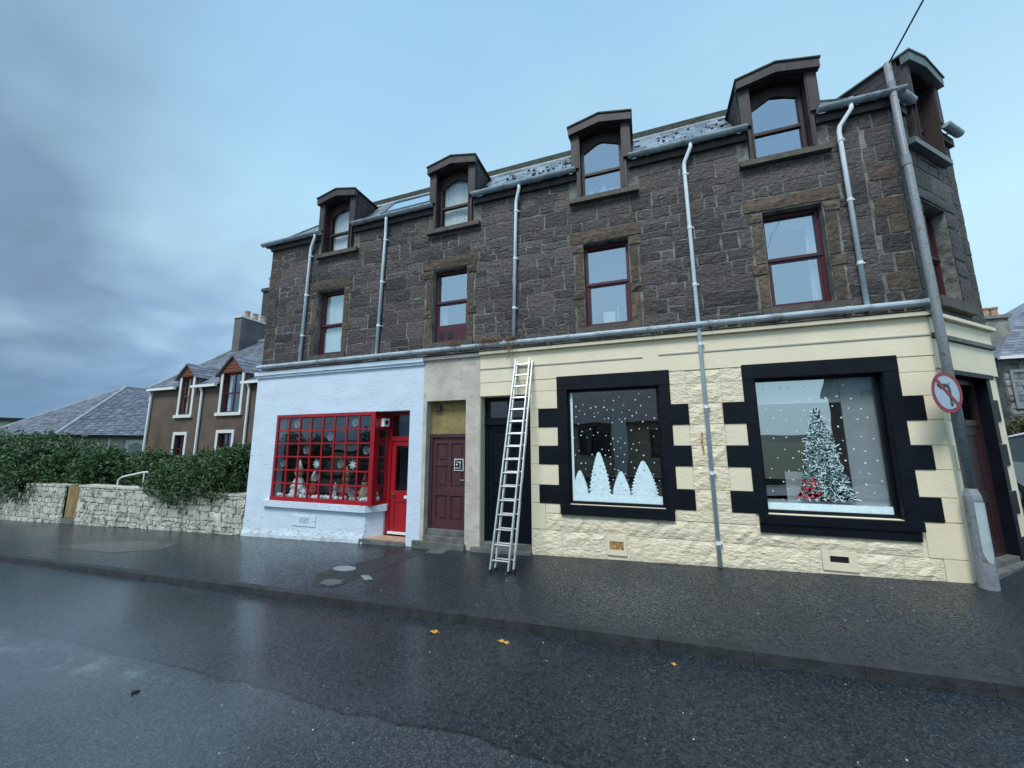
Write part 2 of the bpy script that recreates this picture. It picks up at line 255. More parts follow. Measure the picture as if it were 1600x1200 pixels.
# ------------------------------------------------------------------ mesh helpers
class Frame:
    def __init__(s, o=(0, 0, 0), u=(1, 0, 0), d=(0, 1, 0)): s.o = Vector(o); s.u = Vector(u); s.d = Vector(d)
    def __call__(s, u, d, z): p = s.o + s.u * u + s.d * d; return (p.x, p.y, p.z + z)
MAIN = Frame(); CH = Frame((4.25, 0, 0), (.733, .680, 0), (-.680, .733, 0))
def wloc(o):
    v = Vector((0, 0, 0))
    while o: v += o.location; o = o.parent
    return v
class MB:
    def __init__(s, F=MAIN): s.v = []; s.f = []; s.t = []; s.F = F
    def add(s, vs, fs, tint=.5):
        n = len(s.v); s.v += [tuple(v) for v in vs]; s.f += [tuple(i + n for i in f) for f in fs]; s.t += [tint] * len(fs); return s
    def box(s, u0, u1, d0, d1, z0, z1, tint=.5):
        F = s.F
        v = [F(a, b, c) for c in (z0, z1) for b in (d0, d1) for a in (u0, u1)]
        return s.add(v, [(0, 2, 3, 1), (4, 5, 7, 6), (0, 1, 5, 4), (1, 3, 7, 5), (3, 2, 6, 7), (2, 0, 4, 6)], tint)
    def prism(s, poly, d0, d1, tint=.5):      # poly in (u,z), extruded in depth
        n = len(poly); v = [s.F(a, d0, b) for a, b in poly] + [s.F(a, d1, b) for a, b in poly]
        return s.add(v, [tuple(range(n)), tuple(range(2 * n - 1, n - 1, -1))] + [(i, i + n, (i + 1) % n + n, (i + 1) % n) for i in range(n)], tint)
    def slab(s, poly, z0, z1, tint=.5):       # poly in (u,d), z may be callables
        n = len(poly); f0 = z0 if callable(z0) else (lambda a, b: z0); f1 = z1 if callable(z1) else (lambda a, b: z1)
        v = [s.F(a, b, f0(a, b)) for a, b in poly] + [s.F(a, b, f1(a, b)) for a, b in poly]
        return s.add(v, [tuple(range(n - 1, -1, -1)), tuple(range(n, 2 * n))] + [(i, (i + 1) % n, (i + 1) % n + n, i + n) for i in range(n)], tint)
    def tube(s, pts, r, n=10, tint=.5, cap=True):   # world points in frame coords
        P = [Vector(s.F(*p)) for p in pts]; rs = r if isinstance(r, (list, tuple)) else [r] * len(P)
        ring = []; b0 = len(s.v); T0 = None
        for i, p in enumerate(P):
            t = ((P[i] - P[i - 1]) if i else (P[1] - P[0])).normalized()
            if 0 < i < len(P) - 1: t = ((P[i + 1] - P[i]).normalized() + (P[i] - P[i - 1]).normalized()).normalized()
            if T0 is None: a = t.orthogonal().normalized()
            else: a = (A - t * A.dot(t)).normalized()
            A = a; T0 = t; c = t.cross(a)
            ring += [p + (a * math.cos(2 * PI * k / n) + c * math.sin(2 * PI * k / n)) * rs[i] for k in range(n)]
        fs = [(i * n + k, i * n + (k + 1) % n, (i + 1) * n + (k + 1) % n, (i + 1) * n + k) for i in range(len(P) - 1) for k in range(n)]
        if cap: fs += [tuple(range(n - 1, -1, -1)), tuple(range((len(P) - 1) * n, len(P) * n))]
        return s.add(ring, fs, tint)
    def lathe(s, prof, c, n=14, tint=.5):     # prof [(r,z)], c frame coords
        o = Vector(s.F(*c)); v = [(o.x + r * math.cos(2 * PI * k / n), o.y + r * math.sin(2 * PI * k / n), o.z + z) for r, z in prof for k in range(n)]
        m = len(prof); fs = [(i * n + k, i * n + (k + 1) % n, (i + 1) * n + (k + 1) % n, (i + 1) * n + k) for i in range(m - 1) for k in range(n)]
        return s.add(v, fs + [tuple(range(n - 1, -1, -1)), tuple(range((m - 1) * n, m * n))], tint)
    def wall(s, u0, u1, z0, z1, d0, d1, holes):
        us = sorted({u0, u1, *[min(max(h[i], u0), u1) for h in holes for i in (0, 1)]}); zs = sorted({z0, z1, *[min(max(h[i], z0), z1) for h in holes for i in (2, 3)]})
        solid = lambda i, j: 0 <= i < len(us) - 1 and 0 <= j < len(zs) - 1 and not any(h[0] < (us[i] + us[i + 1]) / 2 < h[1] and h[2] < (zs[j] + zs[j + 1]) / 2 < h[3] for h in holes)
        F = s.F
        for i in range(len(us) - 1):
            for j in range(len(zs) - 1):
                if not solid(i, j): continue
                a, b, c, e = us[i], us[i + 1], zs[j], zs[j + 1]
                s.add([F(a, d0, c), F(b, d0, c), F(b, d0, e), F(a, d0, e)], [(0, 1, 2, 3)]); s.add([F(a, d1, c), F(b, d1, c), F(b, d1, e), F(a, d1, e)], [(3, 2, 1, 0)])
                if not solid(i - 1, j): s.add([F(a, d0, c), F(a, d1, c), F(a, d1, e), F(a, d0, e)], [(3, 2, 1, 0)])
                if not solid(i + 1, j): s.add([F(b, d0, c), F(b, d1, c), F(b, d1, e), F(b, d0, e)], [(0, 1, 2, 3)])
                if not solid(i, j - 1): s.add([F(a, d0, c), F(b, d0, c), F(b, d1, c), F(a, d1, c)], [(3, 2, 1, 0)])
                if not solid(i, j + 1): s.add([F(a, d0, e), F(b, d0, e), F(b, d1, e), F(a, d1, e)], [(0, 1, 2, 3)])
        return s
    def mesh(s, name, off):
        me = D.meshes.new(name); ox, oy, oz = off
        me.from_pydata([(x - ox, y - oy, z - oz) for x, y, z in s.v], [], s.f); me.update()
        if any(t != .5 for t in s.t) or s.t:
            a = me.attributes.new('tint', 'FLOAT', 'FACE'); a.data.foreach_set('value', s.t)
        return me
    def build(s, name, material, parent=None, label=None, cat=None, group=None, kind=None, smooth=False, at=None):
        pw = wloc(parent); loc = Vector(at) if at else pw
        me = s.mesh(name, loc if not parent else pw); o = D.objects.new(name, me)
        if parent: o.parent = parent
        else: o.location = loc
        me.materials.append(material); COL.objects.link(o)
        if smooth: me.polygons.foreach_set('use_smooth', [True] * len(me.polygons))
        tag(o, label, cat, group, kind); return o
def tag(o, label=None, cat=None, group=None, kind=None):
    if label: o['label'] = label
    if cat: o['category'] = cat
    if group: o['group'] = group
    if kind: o['kind'] = kind
    return o
def thing(name, label, cat, loc, group=None, parent=None):
    o = D.objects.new(name, None); COL.objects.link(o); o.empty_display_size = .2
    if parent: o.parent = parent; o.location = Vector(loc) - wloc(parent)
    else: o.location = loc
    return tag(o, label, cat, group)
def copy_tree(o, parent=None):
    c = o.copy(); COL.objects.link(c)
    if parent: c.parent = parent
    for ch in o.children: copy_tree(ch, c)
    return c
def ground(x, y=0.): 
    xc = max(-60, min(60, x)); return .0285 * xc + .02 * max(y, -2.6) if y > -2.6 else .0285 * xc - .052
# ------------------------------------------------------------------ terrain
def sheet(name, xs, ys, zf, m, label=None):
    mb = MB(); v = [(x, y, zf(x, y)) for y in ys for x in xs]; n = len(xs)
    mb.add(v, [(j * n + i, j * n + i + 1, (j + 1) * n + i + 1, (j + 1) * n + i) for j in range(len(ys) - 1) for i in range(n - 1)])
    return mb.build(name, m, kind='structure', label=label)
xs = [-3000, -600, -150, -60, -30, -10, 0, 10, 30, 60, 150, 600, 3000]
def rz(x): return .0285 * max(-60, min(60, x))
road_z = lambda x, y: rz(x) - .052 - .105 + (.02 * (y + 2.6) * .6 if y > -5 else -.029)
sheet('ground', xs, [-3000, -600, -100, -12.5, 2, 20, 60, 200, 3000], lambda x, y: rz(x) - .30 if abs(y) < 250 and abs(x) < 700 else rz(x) - .6, m_garden, 'dark rough turf and land reaching the horizon')
sheet('road', [-150, -60, -30, -15, -8, 0, 4, 8, 12, 30, 60, 150], [-9.2, -8, -6.5, -5, -3.8, -2.7], road_z, m_road, 'wet dark asphalt road with a resurfaced strip')
sheet('side_road', [9.5, 30, 60], [-2.69, 3, 10, 40], lambda x, y: rz(x) - .13 + .002 * 0, m_road, 'wet side street round the corner')
pave = sheet('pavement', [-150, -60, -30, -15, -8, 0, 4, 6.2, 9.4], [-2.55, -1.2, 0, .9, 3], lambda x, y: rz(x) + .02 * y, m_pave, 'dark damp asphalt pavement')
sheet('pavement', [6.0, 7.6, 9.4], [3, 12, 40], lambda x, y: rz(x) + .06, m_pave, 'pavement of the side street')
sheet('pavement', [-150, -60, -15, 0, 15, 60, 150], [-12.4, -9.3], lambda x, y: rz(x) - .07, m_pave, 'pavement on the opposite side of the road')
kerb = thing('kerb', None, None, (0, -2.62, -.1)); kerb['kind'] = 'structure'
for k in range(-34, 11):
    a = k * .915; mb = MB(); g = .0022
    b_ = a + .915
    mb.add([(a + g, -2.70, rz(a) - .25), (b_ - g, -2.70, rz(b_) - .25), (b_ - g, -2.551, rz(b_) - .25), (a + g, -2.551, rz(a) - .25),
            (a + g, -2.685, rz(a) - .049), (b_ - g, -2.685, rz(b_) - .049), (b_ - g, -2.551, rz(b_) - .047), (a + g, -2.551, rz(a) - .047)],
           [(3, 2, 1, 0), (4, 5, 6, 7), (0, 1, 5, 4), (1, 2, 6, 5), (2, 3, 7, 6), (3, 0, 4, 7)])
    mb.build('kerb_stone', m_kerb, kerb)
mb = MB()
mb.add([(x, y, rz(x) - .30) for x, y in ((-150, -9.3), (-150, -9.15), (60, -9.15), (60, -9.3))] + [(x, y, rz(x) - .068) for x, y in ((-150, -9.3), (-150, -9.15), (60, -9.15), (60, -9.3))],
       [(4, 7, 6, 5), (1, 2, 6, 5), (0, 1, 5, 4), (2, 3, 7, 6)]); mb.build('kerb_stone', m_kerb, kerb)
def pv(x, y): return rz(x) + .02 * y
def patch(name, poly, m, label, cat=None, kind='structure', dz=.004, zf=pv, par=None):
    mb = MB(); mb.slab(poly, lambda a, b: zf(a, b) - .004, lambda a, b: zf(a, b) + dz); return mb.build(name, m, par, label=label, cat=cat, kind=kind)
blob = lambda cx, cy, rx, ry, n=18, j=.12, s=1: [(cx + rx * math.cos(2 * PI * k / n) * (1 + j * math.sin(3 * k + s)), cy + ry * math.sin(2 * PI * k / n) * (1 + j * math.cos(2 * k + s))) for k in range(n)]
patch('pavement_patch', [(-14.6, -1.95), (-12.0, -1.9), (-10.9, -1.45), (-11.2, -1.0), (-12.6, -.98), (-13.6, -1.35)], m_patch, 'smooth wet patch of pavement before the hedge wall')
# trench reinstatement and covers
patch('pavement_patch', [(-5.75, -1.85), (-5.35, -2.35), (-4.9, -2.35), (-4.45, -.25), (-4.95, -.25)], m_patch if False else m_kerb, 'narrow dark trench strip crossing the pavement', dz=.003)
tag(patch('water_cover', blob(-5.42, -1.55, .24, .13, 20, .03), m_iron, None, kind=None, dz=.008), 'larger pale oval cover set in the pavement before the white shop', 'cover')
tag(patch('water_cover', blob(-5.12, -2.16, .2, .13, 14, .14, 2), m_greygreen, None, kind=None, dz=.007), 'grey concrete-edged cover beside the kerb before the white shop', 'cover')
tag(patch('water_cover', [(-4.85, -1.78), (-4.62, -1.95), (-4.5, -1.88), (-4.72, -1.74)], m_iron, None, kind=None, dz=.007), 'small pale toby lid at the end of the dark trench strip', 'cover')
tag(patch('water_cover', [(-4.45, -.36), (-4.45, -.12), (-4.05, -.12), (-4.05, -.36)], m_greygreen, None, kind=None, dz=.007), 'square cover at the foot of the maroon door steps', 'cover')
def leaf(x, y, r, z, lab):
    mb = MB(); pts = [(x + r * math.cos(a) * (1 + .3 * math.sin(5 * a)), y + .7 * r * math.sin(a), z + .012 + .01 * math.sin(2 * a)) for a in [2 * PI * k / 12 for k in range(12)]]
    mb.add(pts + [(x, y, z + .022)], [(i, (i + 1) % 12, 12) for i in range(12)])
    mb.tube([(x + r * .8, y, z + .01), (x + r * 1.6, y + .01, z + .006)], .003, 5)
    mb.build('fallen_leaf', m_leafy, label=lab, cat='leaf', group='yellow leaves on the road', at=(x, y, z))
leaf(-2.66, -2.98, .052, road_z(-2.66, -2.98), 'leftmost yellow leaf lying on the road by the kerb')
leaf(-1.76, -2.97, .038, road_z(-1.76, -2.97), 'crumpled middle yellow leaf on the road by the kerb')
leaf(-1.69, -2.99, .035, road_z(-1.69, -2.99), 'small yellow scrap touching the crumpled leaf on the road')
leaf(.13, -2.93, .026, road_z(.13, -2.93), 'tiny rightmost yellow leaf on the road beside the kerb')
mb = MB()
for k in range(150):
    if k < 110: x = rng.uniform(-7, 3.2); y = rng.uniform(-2.4, -.15); z = pv(x, y)
    else: x = rng.uniform(-4, 2.6); y = rng.uniform(-5.2, -2.75); z = road_z(x, y)
    r = rng.uniform(.0025, .007); mb.lathe([(r, .001), (r * .8, r * .5), (.001, r * .7)], (x, y, z), 6)
mb.build('white_chips', m_chip, kind='stuff', label='small white chips scattered over pavement and road')
mb = MB(); mb.slab([(-4.99, -4.83), (-4.93, -4.87), (-4.91, -4.81)], lambda a, b: road_z(a, b), lambda a, b: road_z(a, b) + .02)
mb.build('debris', m_signblack, label='small dark scrap lying on the road at the left', cat='debris', at=(-4.95, -4.83, road_z(-4.95, -4.83)))

# ------------------------------------------------------------------ the corner building
B = thing('corner_building', 'dark stone three storey corner tenement over white, beige and cream painted shopfronts', 'building', (-3.0, 2.0, 0))
WINS = [(-8.30, -7.39), (-4.67, -3.75), (-1.03, -.12), (2.235, 3.145)]   # first floor openings
DORM = [-7.70, -4.13, -.58, 2.655]
WZ0, WZ1 = 4.44, 6.265
holes = [(a, b, WZ0, WZ1) for a, b in WINS] + [(c - .52, c + .52, 7.30, 8.2) for c in DORM]
MB().wall(-10.2, 4.25, 4.15, 7.95, .001, .38, holes).build('mortar_wall', m_mortar, B)
CHW = (.58, 1.48); CHD = 1.13
MB(CH).wall(0, 2.28, 4.15, 7.95, .001, .38, [(CHW[0], CHW[1], 4.43, 6.22), (CHD - .52, CHD + .52, 7.33, 8.2)]).build('mortar_wall', m_mortar, B)
ex, ey, _ = CH(2.28, 0, 0)
mb = MB(); mb.box(ex - .35, ex, ey + .02, 13, -.6, 7.95); mb.box(-10.2, -9.85, .385, 13, -.8, 7.95); mb.box(-9.84, ex - .36, 12.6, 13, -.8, 7.95)
mb.build('side_wall', m_mortar, B)
# --- rubble stones
stones = []          # (frame, u0,u1,z0,z1, kind, tint)
def fill(F, u0, u1, z0, z1, r, hmin=.19, hmax=.40):
    z = z0
    while z < z1 - .02:
        h = r.uniform(hmin, hmax)
        if z1 - (z + h) < hmin: h = z1 - z
        if h > hmax * 1.35: h = h / 2
        u = u0
        while u < u1 - .02:
            w = r.uniform(.26, .78) * (1.05 if h > .26 else .75)
            if u1 - (u + w) < .16: w = u1 - u
            if w > 1.0: w /= 2
            q = r.random()
            if h > .25 and q < .34:
                k = r.uniform(.38, .62)
                if w > .34:
                    m_ = u + w * r.uniform(.35, .65)
                    stones.append((F, u, m_, z, z + h * k)); stones.append((F, m_, u + w, z, z + h * k)); stones.append((F, u, u + w, z + h * k, z + h))
                else: stones.append((F, u, u + w, z, z + h * k)); stones.append((F, u, u + w, z + h * k, z + h))
            else: stones.append((F, u, u + w, z, z + h))
            u += w
        z += h
r = random.Random(5)
gaps = [-9.75] + [x for a, b in WINS for x in (a - .20, b + .20)] + [3.80]
fill(MAIN, -9.75, 3.80, 4.17, 4.27, r, .1, .14)
for i in range(0, len(gaps), 2): fill(MAIN, gaps[i], gaps[i + 1], 4.27, 6.27, r)
lint = [-9.75] + [x for a, b in WINS for x in (a - .32, b + .30)] + [3.80]
for i in range(0, len(lint), 2): fill(MAIN, lint[i], lint[i + 1], 6.27, 6.56, r, .13, .3)
fill(MAIN, -9.75, 3.80, 6.56, 7.16, r)
dg = [-9.75] + [x for c in DORM for x in (c - .70, c + .72)] + [3.80]
for i in range(0, len(dg), 2): fill(MAIN, dg[i], dg[i + 1], 7.16, 7.80, r)
fill(CH, .42, CHW[0] - .02, 4.5, 6.2, r, .3, .5) if False else None
fill(CH, .36, 1.92, 6.46, 7.2, r)
fill(CH, .36, CHD - .62, 7.2, 7.8, r); fill(CH, CHD + .62, 1.95, 7.2, 7.8, r)
fill(CH, .36, 1.92, 4.17, 4.27, r, .1, .14)
quoin = []
def qcol(F, side, u, z0, z1, lo, hi, r, n):
    z = z0; k = 0; h = (z1 - z0) / n
    for k in range(n):
        w = hi if k % 2 else lo
        w += r.uniform(-.03, .03)
        quoin.append((F, u, u + w, z, z + h) if side > 0 else (F, u - w, u, z, z + h)); 
        wmax = hi + .03
        if hi + .06 - w > .12: stones.append((F, u + w, u + hi + .0 + .04, z, z + h) if side > 0 else (F, u - hi - .04, u - w, z, z + h))
        z += h
qcol(MAIN, 1, -10.2, 4.17, 7.8, .26, .41, r, 12)
qcol(MAIN, -1, 4.25, 4.17, 7.8, .26, .41, r, 11)
qcol(CH, 1, 0, 4.17, 7.8, .30, .34, r, 11); qcol(CH, -1, 2.28, 4.17, 7.8, .26, .34, r, 11)
def stone_mesh(mb, F, u0, u1, z0, z1, proud, r, tint, g=.012, flat=.5, jit=.013):
    w, h = u1 - u0, z1 - z0; g = g * r.uniform(.7, 1.7)
    j = lambda s=jit: r.uniform(-s, s)
    nu = 3 if w > .3 else 2; nz = 2 if h > .2 else 1
    us = [u0 + g + (w - 2 * g) * i / nu for i in range(nu + 1)]; zs = [z0 + g + (h - 2 * g) * i / nz for i in range(nz + 1)]
    P = {}; v = []
    for a in range(nu + 1):
        for b in range(nz + 1):
            edge = a in (0, nu) or b in (0, nz)
            v.append(F(us[a] + j(), -proud * (r.uniform(.35, .8) if edge else r.uniform(.7, 1.3)), zs[b] + j())); P[(a, b)] = len(v) - 1
    fs = [(P[(a, b)], P[(a + 1, b)], P[(a + 1, b + 1)], P[(a, b + 1)]) for a in range(nu) for b in range(nz)]
    rim = [(a, 0) for a in range(nu)] + [(nu, b) for b in range(nz)] + [(a, nz) for a in range(nu, 0, -1)] + [(0, b) for b in range(nz, 0, -1)]
    base = []
    for a, b in rim:
        p = v[P[(a, b)]]; q = F(0, 1, 0); o0 = F(0, 0, 0); d = (q[0] - o0[0], q[1] - o0[1])
        e = .055; cu = (u0 + u1) / 2; v.append((p[0] + d[0] * e, p[1] + d[1] * e, p[2])); base.append(len(v) - 1)
    n = len(rim)
    fs += [(base[i], base[(i + 1) % n], P[rim[(i + 1) % n]], P[rim[i]]) for i in range(n)]
    mb.add(v, fs, tint)
CP = Vector((0, -7.5, 2.1225))
def psize(s):
    F, a, b, c, e = s; p = Vector(F((a + b) / 2, 0, (c + e) / 2)) - CP; dep = p.dot(R2)
    return (b - a) * (e - c) * abs(F.d.dot(p)) / dep ** 3
allst = sorted(stones, key=psize, reverse=True)
rest = MB()
for i, s in enumerate(allst):
    tn = min(1, max(0, r.gauss(.5, .34)))
    if i < 290:
        mb = MB(); stone_mesh(mb, *s, r.uniform(.007, .018), r, tn); mb.build('stone', m_stone, B)
    else: stone_mesh(rest, *s, r.uniform(.006, .015), r, tn)
rest.build('small_stones', m_stone, B, kind='stuff')
for s in quoin:
    mb = MB(); stone_mesh(mb, *s, r.uniform(.009, .02), r, min(1, max(0, r.gauss(.30, .15))), flat=.8); mb.build('corner_stone', m_dress if r.random() < .35 else m_stone, B)
# window dressings
def dressing(F, a, b, z0, z1, jl=.17, jr=.17, r=r, lt=.5):
    mb = MB(); stone_mesh(mb, F, a - .30, b + .28, z1 + .004, z1 + .29, .03, r, lt * .8); mb.build('lintel_stone', m_dress, B)
    z = z0; k = r.random() < .5
    hs = [.62, .20, .80, .20] if k else [.50, .22, .70, .40]
    sm = sum(hs)
    for i, h in enumerate(hs):
        h = h / sm * (z1 - z0); ext = .16 if h < .3 else 0
        for sd_ in (-1, 1):
            x0, x1 = (a - .185 - ext * .4, a) if sd_ < 0 else (b, b + .185 + ext * .4)
            mb = MB(); stone_mesh(mb, F, x0, x1, z, z + h, .026 + (.012 if ext else 0), r, min(1, max(.1, r.gauss(lt, .25)))); mb.build('jamb_stone', m_dress, B)
        z += h
    MB(F).box(a - .17, b + .17, -.05, .3, z0 - .17, z0 - .004).build('window_sill', m_sillst, B)
for i, (a, b) in enumerate(WINS): dressing(MAIN, a, b, WZ0, WZ1, lt=(.3, .38, .62, .8)[i])
# chamfer window dressing
for z0, z1 in ((4.44, 5.0), (5.0, 5.3), (5.3, 5.9), (5.9, 6.22)):
    for x0, x1 in ((.35, CHW[0]), (CHW[1], 1.92)):
        mb = MB(); stone_mesh(mb, CH, x0, x1, z0, z1, .025, r, r.uniform(.2, .5)); mb.build('jamb_stone', m_stone, B)
mb = MB(); stone_mesh(mb, CH, .36, 1.92, 6.225, 6.46, .03, r, .35); mb.build('lintel_stone', m_stone, B)
MB(CH).box(CHW[0] - .17, CHW[1] + .25, -.09, .3, 4.26, 4.435).build('window_sill', m_sillst, B)
# --- windows
def sash(F, a, b, z0, z1, dep, meet, mfr, glass, fw=.06, extra=None, label=None, lowpanel=0., top=None):
    w = MB(F)
    Wd = thing('window', label, None, F((a + b) / 2, dep, z0), parent=B)
    f = MB(F); f.wall(a, b, z0, z1, dep, dep + .09, [(a + fw, b - fw, z0 + fw + lowpanel, meet - .03), (a + fw, b - fw, meet + .03, z1 - fw)])
    f.box(a + .02, b - .02, dep - .018, dep - .002, meet - .028, meet + .028)
    f.build('frame', mfr, Wd)
    for q0, q1, dd in ((z0 + fw + lowpanel, meet - .03, .03), (meet + .03, z1 - fw, .055)):
        MB(F).box(a + fw + .001, b - fw - .001, dep + dd, dep + dd + .008, q0 + .001, q1 - .001).build('pane', glass, Wd)
    # inner sash rim
    f = MB(F); f.wall(a + fw + .001, b - fw - .001, z0 + fw + lowpanel + .001, meet - .031, dep + .012, dep + .028, [(a + fw + .04, b - fw - .04, z0 + fw + .04 + lowpanel, meet - .065)]); f.build('sash_rim', mfr, Wd)
    return Wd
def drape(F, a, b, z0, z1, d, m, parent, amp=.02, per=.09, name='curtain', scallop=0.):
    mb = MB(F); n = max(6, int((b - a) / per * 6)); v = []
    for i in range(n + 1):
        u = a + (b - a) * i / n; dd = d + amp * math.sin(2 * PI * (u - a) / per) + amp * .5 * math.sin(11 * u)
        zb = z0 + scallop * (math.sin((u - a) / (b - a) * PI * 3) ** 2)
        v += [F(u, dd, zb), F(u, dd, z1)]
    mb.add(v, [(2 * i, 2 * i + 2, 2 * i + 3, 2 * i + 1) for i in range(n)]); return mb.build(name, m, parent)
w1 = sash(MAIN, -8.295, -7.395, 4.445, 6.26, .16, 5.30, m_maroon2, m_glass_lo)
MB().box(-8.22, -7.46, .245, .255, 4.52, 5.27).build('blind', m_blind, w1); MB().box(-8.22, -7.46, .265, .275, 5.33, 6.18).build('blind', m_blind, w1)
w2 = sash(MAIN, -4.665, -3.755, 4.445, 6.26, .15, 5.47, m_maroon2, m_glass_up, lowpanel=.36)
f = MB(); f.box(-4.60, -3.82, .132, .148, 4.47, 4.84); f.build('lower_panel', m_maroon2, w2)
for u in (-4.53, -4.31): MB().box(u, u + .12, .118, .131, 4.57, 4.72).build('vent_grille', m_signblack, w2)
MB().box(-4.62, -4.42, .30, .31, 4.8, 5.45).build('blind', m_blind, w2)
w3 = sash(MAIN, -1.025, -.125, 4.445, 6.26, .16, 5.40, m_maroon2, m_glass_up)
MB().box(-.70, -.46, .30, .33, 4.50, 4.82).build('white_box', m_intwhite, w3); mb = MB(); mb.tube([(-.40, .32, 4.5), (-.40, .32, 4.85)], .012, 6); mb.lathe([(.02, 0), (.035, .03), (.001, .06)], (-.40, .32, 4.85), 8); mb.build('ornament', m_intwhite, w3)
w4 = sash(MAIN, 2.24, 3.14, 4.445, 6.26, .16, 5.38, m_maroon2, m_glass_up)
drape(MAIN, 2.95, 3.10, 4.5, 6.1, .30, m_curtain, w4); drape(MAIN, 2.30, 3.08, 5.95, 6.2, .28, m_curtain, w4, scallop=.05, per=.06)
w5 = sash(CH, CHW[0] + .005, CHW[1] - .005, 4.435, 6.215, .17, 5.33, m_maroon2, m_glass_lo)
# interior: floors, ceiling and back walls that close the rooms
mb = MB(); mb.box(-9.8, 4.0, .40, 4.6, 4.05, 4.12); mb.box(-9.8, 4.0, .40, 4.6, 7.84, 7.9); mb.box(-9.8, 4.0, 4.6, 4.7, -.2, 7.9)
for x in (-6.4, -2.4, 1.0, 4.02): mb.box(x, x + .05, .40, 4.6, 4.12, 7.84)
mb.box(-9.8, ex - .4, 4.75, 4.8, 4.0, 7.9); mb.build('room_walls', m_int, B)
# --- dormers
def dormer(F, c, glass, tim=m_timber, tim2=m_timber2, hdr=None):
    d = thing('dormer', None, None, F(c, 0, 7.3), parent=B); hdr = hdr or tim
    top = [(c - .66, 8.76), (c - .66, 8.93), (c - .02, 9.09), (c + .66, 8.93), (c + .66, 8.76), (c + .02, 8.90)]
    top[5] = (c, 8.905)
    mb = MB(F)   # header board as two sloping pieces
    mb.prism([(c - .66, 8.75), (c, 8.885), (c, 9.075), (c - .66, 8.925)], -.22, -.10); mb.prism([(c, 8.885), (c + .66, 8.75), (c + .66, 8.925), (c, 9.075)], -.22, -.10)
    mb.build('header_board', hdr, d)
    mb = MB(F); mb.prism([(c - .68, 8.926), (c, 9.077), (c + .68, 8.926), (c + .68, 8.955), (c, 9.107), (c - .68, 8.955)], -.24, 1.3); mb.build('roof_covering', m_greyzinc if hdr is not tim else m_moss, d)
    for s in (-1, 1):
        a, b = sorted((c + s * .62, c + s * .46))
        mb = MB(F); mb.box(a, b, -.14, -.04, 7.98, 8.79 if s < 0 else 8.79); mb.build('side_post', tim, d)
        a, b = sorted((c + s * .52, c + s * .455)); mb = MB(F); mb.box(a, b, -.10, .06, 7.315, 7.975); mb.build('lower_post', tim, d)
        # inner reveal board from the post back to the window
        a, b = sorted((c + s * .46, c + s * .435)); MB(F).box(a, b, -.13, .26, 7.31, 8.80).build('reveal_board', tim2, d)
        a, b = sorted((c + s * .618, c + s * .585)); mb = MB(F)
        X = mb.F; q = [(-.04, 7.98), (-.04, 8.90), (1.02, 8.90)] 
        n = len(q); v = [X(a, y, z) for y, z in q] + [X(b, y, z) for y, z in q]
        mb.add(v, [(0, 1, 2), (5, 4, 3), (0, 3, 4, 1), (1, 4, 5, 2), (2, 5, 3, 0)]); mb.build('cheek', tim, d)
        for k in range(6):      # cladding boards on the cheek, following the roof slope
            zz_ = 8.06 + k * .145; y1 = min(1.0, (zz_ - 7.95) / 1.28 + .02)
            a2, b2 = sorted((c + s * .618, c + s * .634)); mb = MB(F); mb.box(a2, b2, -.04, max(.05, y1 - .02), zz_, zz_ + .135); mb.build('cladding_board', tim, d)
    MB(F).prism([(c - .46, 8.74), (c, 8.86), (c + .46, 8.74), (c + .46, 8.77), (c, 8.89), (c - .46, 8.77)], -.10, .35).build('soffit', tim2, d)
    MB(F).box(c - .70, c + .72, -.12, .26, 7.19, 7.30).build('sill', m_sillst if hdr is tim else m_greyzinc, d)
    # window: frame with gabled head, transom and two panes
    mb = MB(F); dp = .07
    a, b = c - .433, c + .433
    mb.box(a, a + .06, dp, dp + .07, 7.305, 8.56); mb.box(b - .06, b, dp, dp + .07, 7.305, 8.56)
    mb.box(a + .061, b - .061, dp, dp + .07, 7.305, 7.37); mb.box(a + .061, b - .061, dp - .01, dp + .07, 7.88, 7.94)
    mb.prism([(a, 8.56), (a + .06, 8.44), (c - .05, 8.63), (c + .05, 8.63), (b - .06, 8.50), (b, 8.56), (b, 8.86), (a, 8.86)], dp + .002, dp + .068)
    mb.build('frame', tim2, d)
    MB(F).box(a + .062, b - .062, dp + .03, dp + .038, 7.372, 7.878).build('pane', glass, d)
    MB(F).box(a + .062, b - .062, dp + .03, dp + .038, 7.942, 8.66).build('pane', glass, d)
    mb = MB(F); mb.box(c - .6, c + .6, 1.1, 1.15, 7.2, 8.9); mb.build('inner_wall', m_int, d)
    return d
dm = [dormer(MAIN, c, g) for c, g in zip(DORM, (m_glass_dk, m_glass_dk, m_glass_up, m_glass_up))]
drape(MAIN, DORM[0] - .37, DORM[0] + .37, 7.38, 8.62, .19, m_curtain, dm[0], per=.07, amp=.012); drape(MAIN, DORM[1] - .37, DORM[1] + .37, 7.38, 8.62, .19, m_curtain, dm[1], per=.07, amp=.012)
mb = MB(); c = DORM[2]
for x, w_, h in ((c - .28, .1, .30), (c - .12, .07, .2), (c - .02, .12, .36), (c + .16, .1, .26)): mb.prism([(x - w_, 7.375), (x + w_, 7.375), (x + w_ * .7, 7.375 + h * .8), (x + .02, 7.375 + h), (x - w_ * .8, 7.375 + h * .5)], .26, .275)
mb.build('paper_ornament', m_intwhite, dm[2])
MB().box(c + .02, c + .34, .262, .27, 7.376, 7.62).build('cream_card', m_toytan, dm[2])
dormer(CH, CHD, m_glass_dk, tim=m_timber, hdr=m_greyzinc)
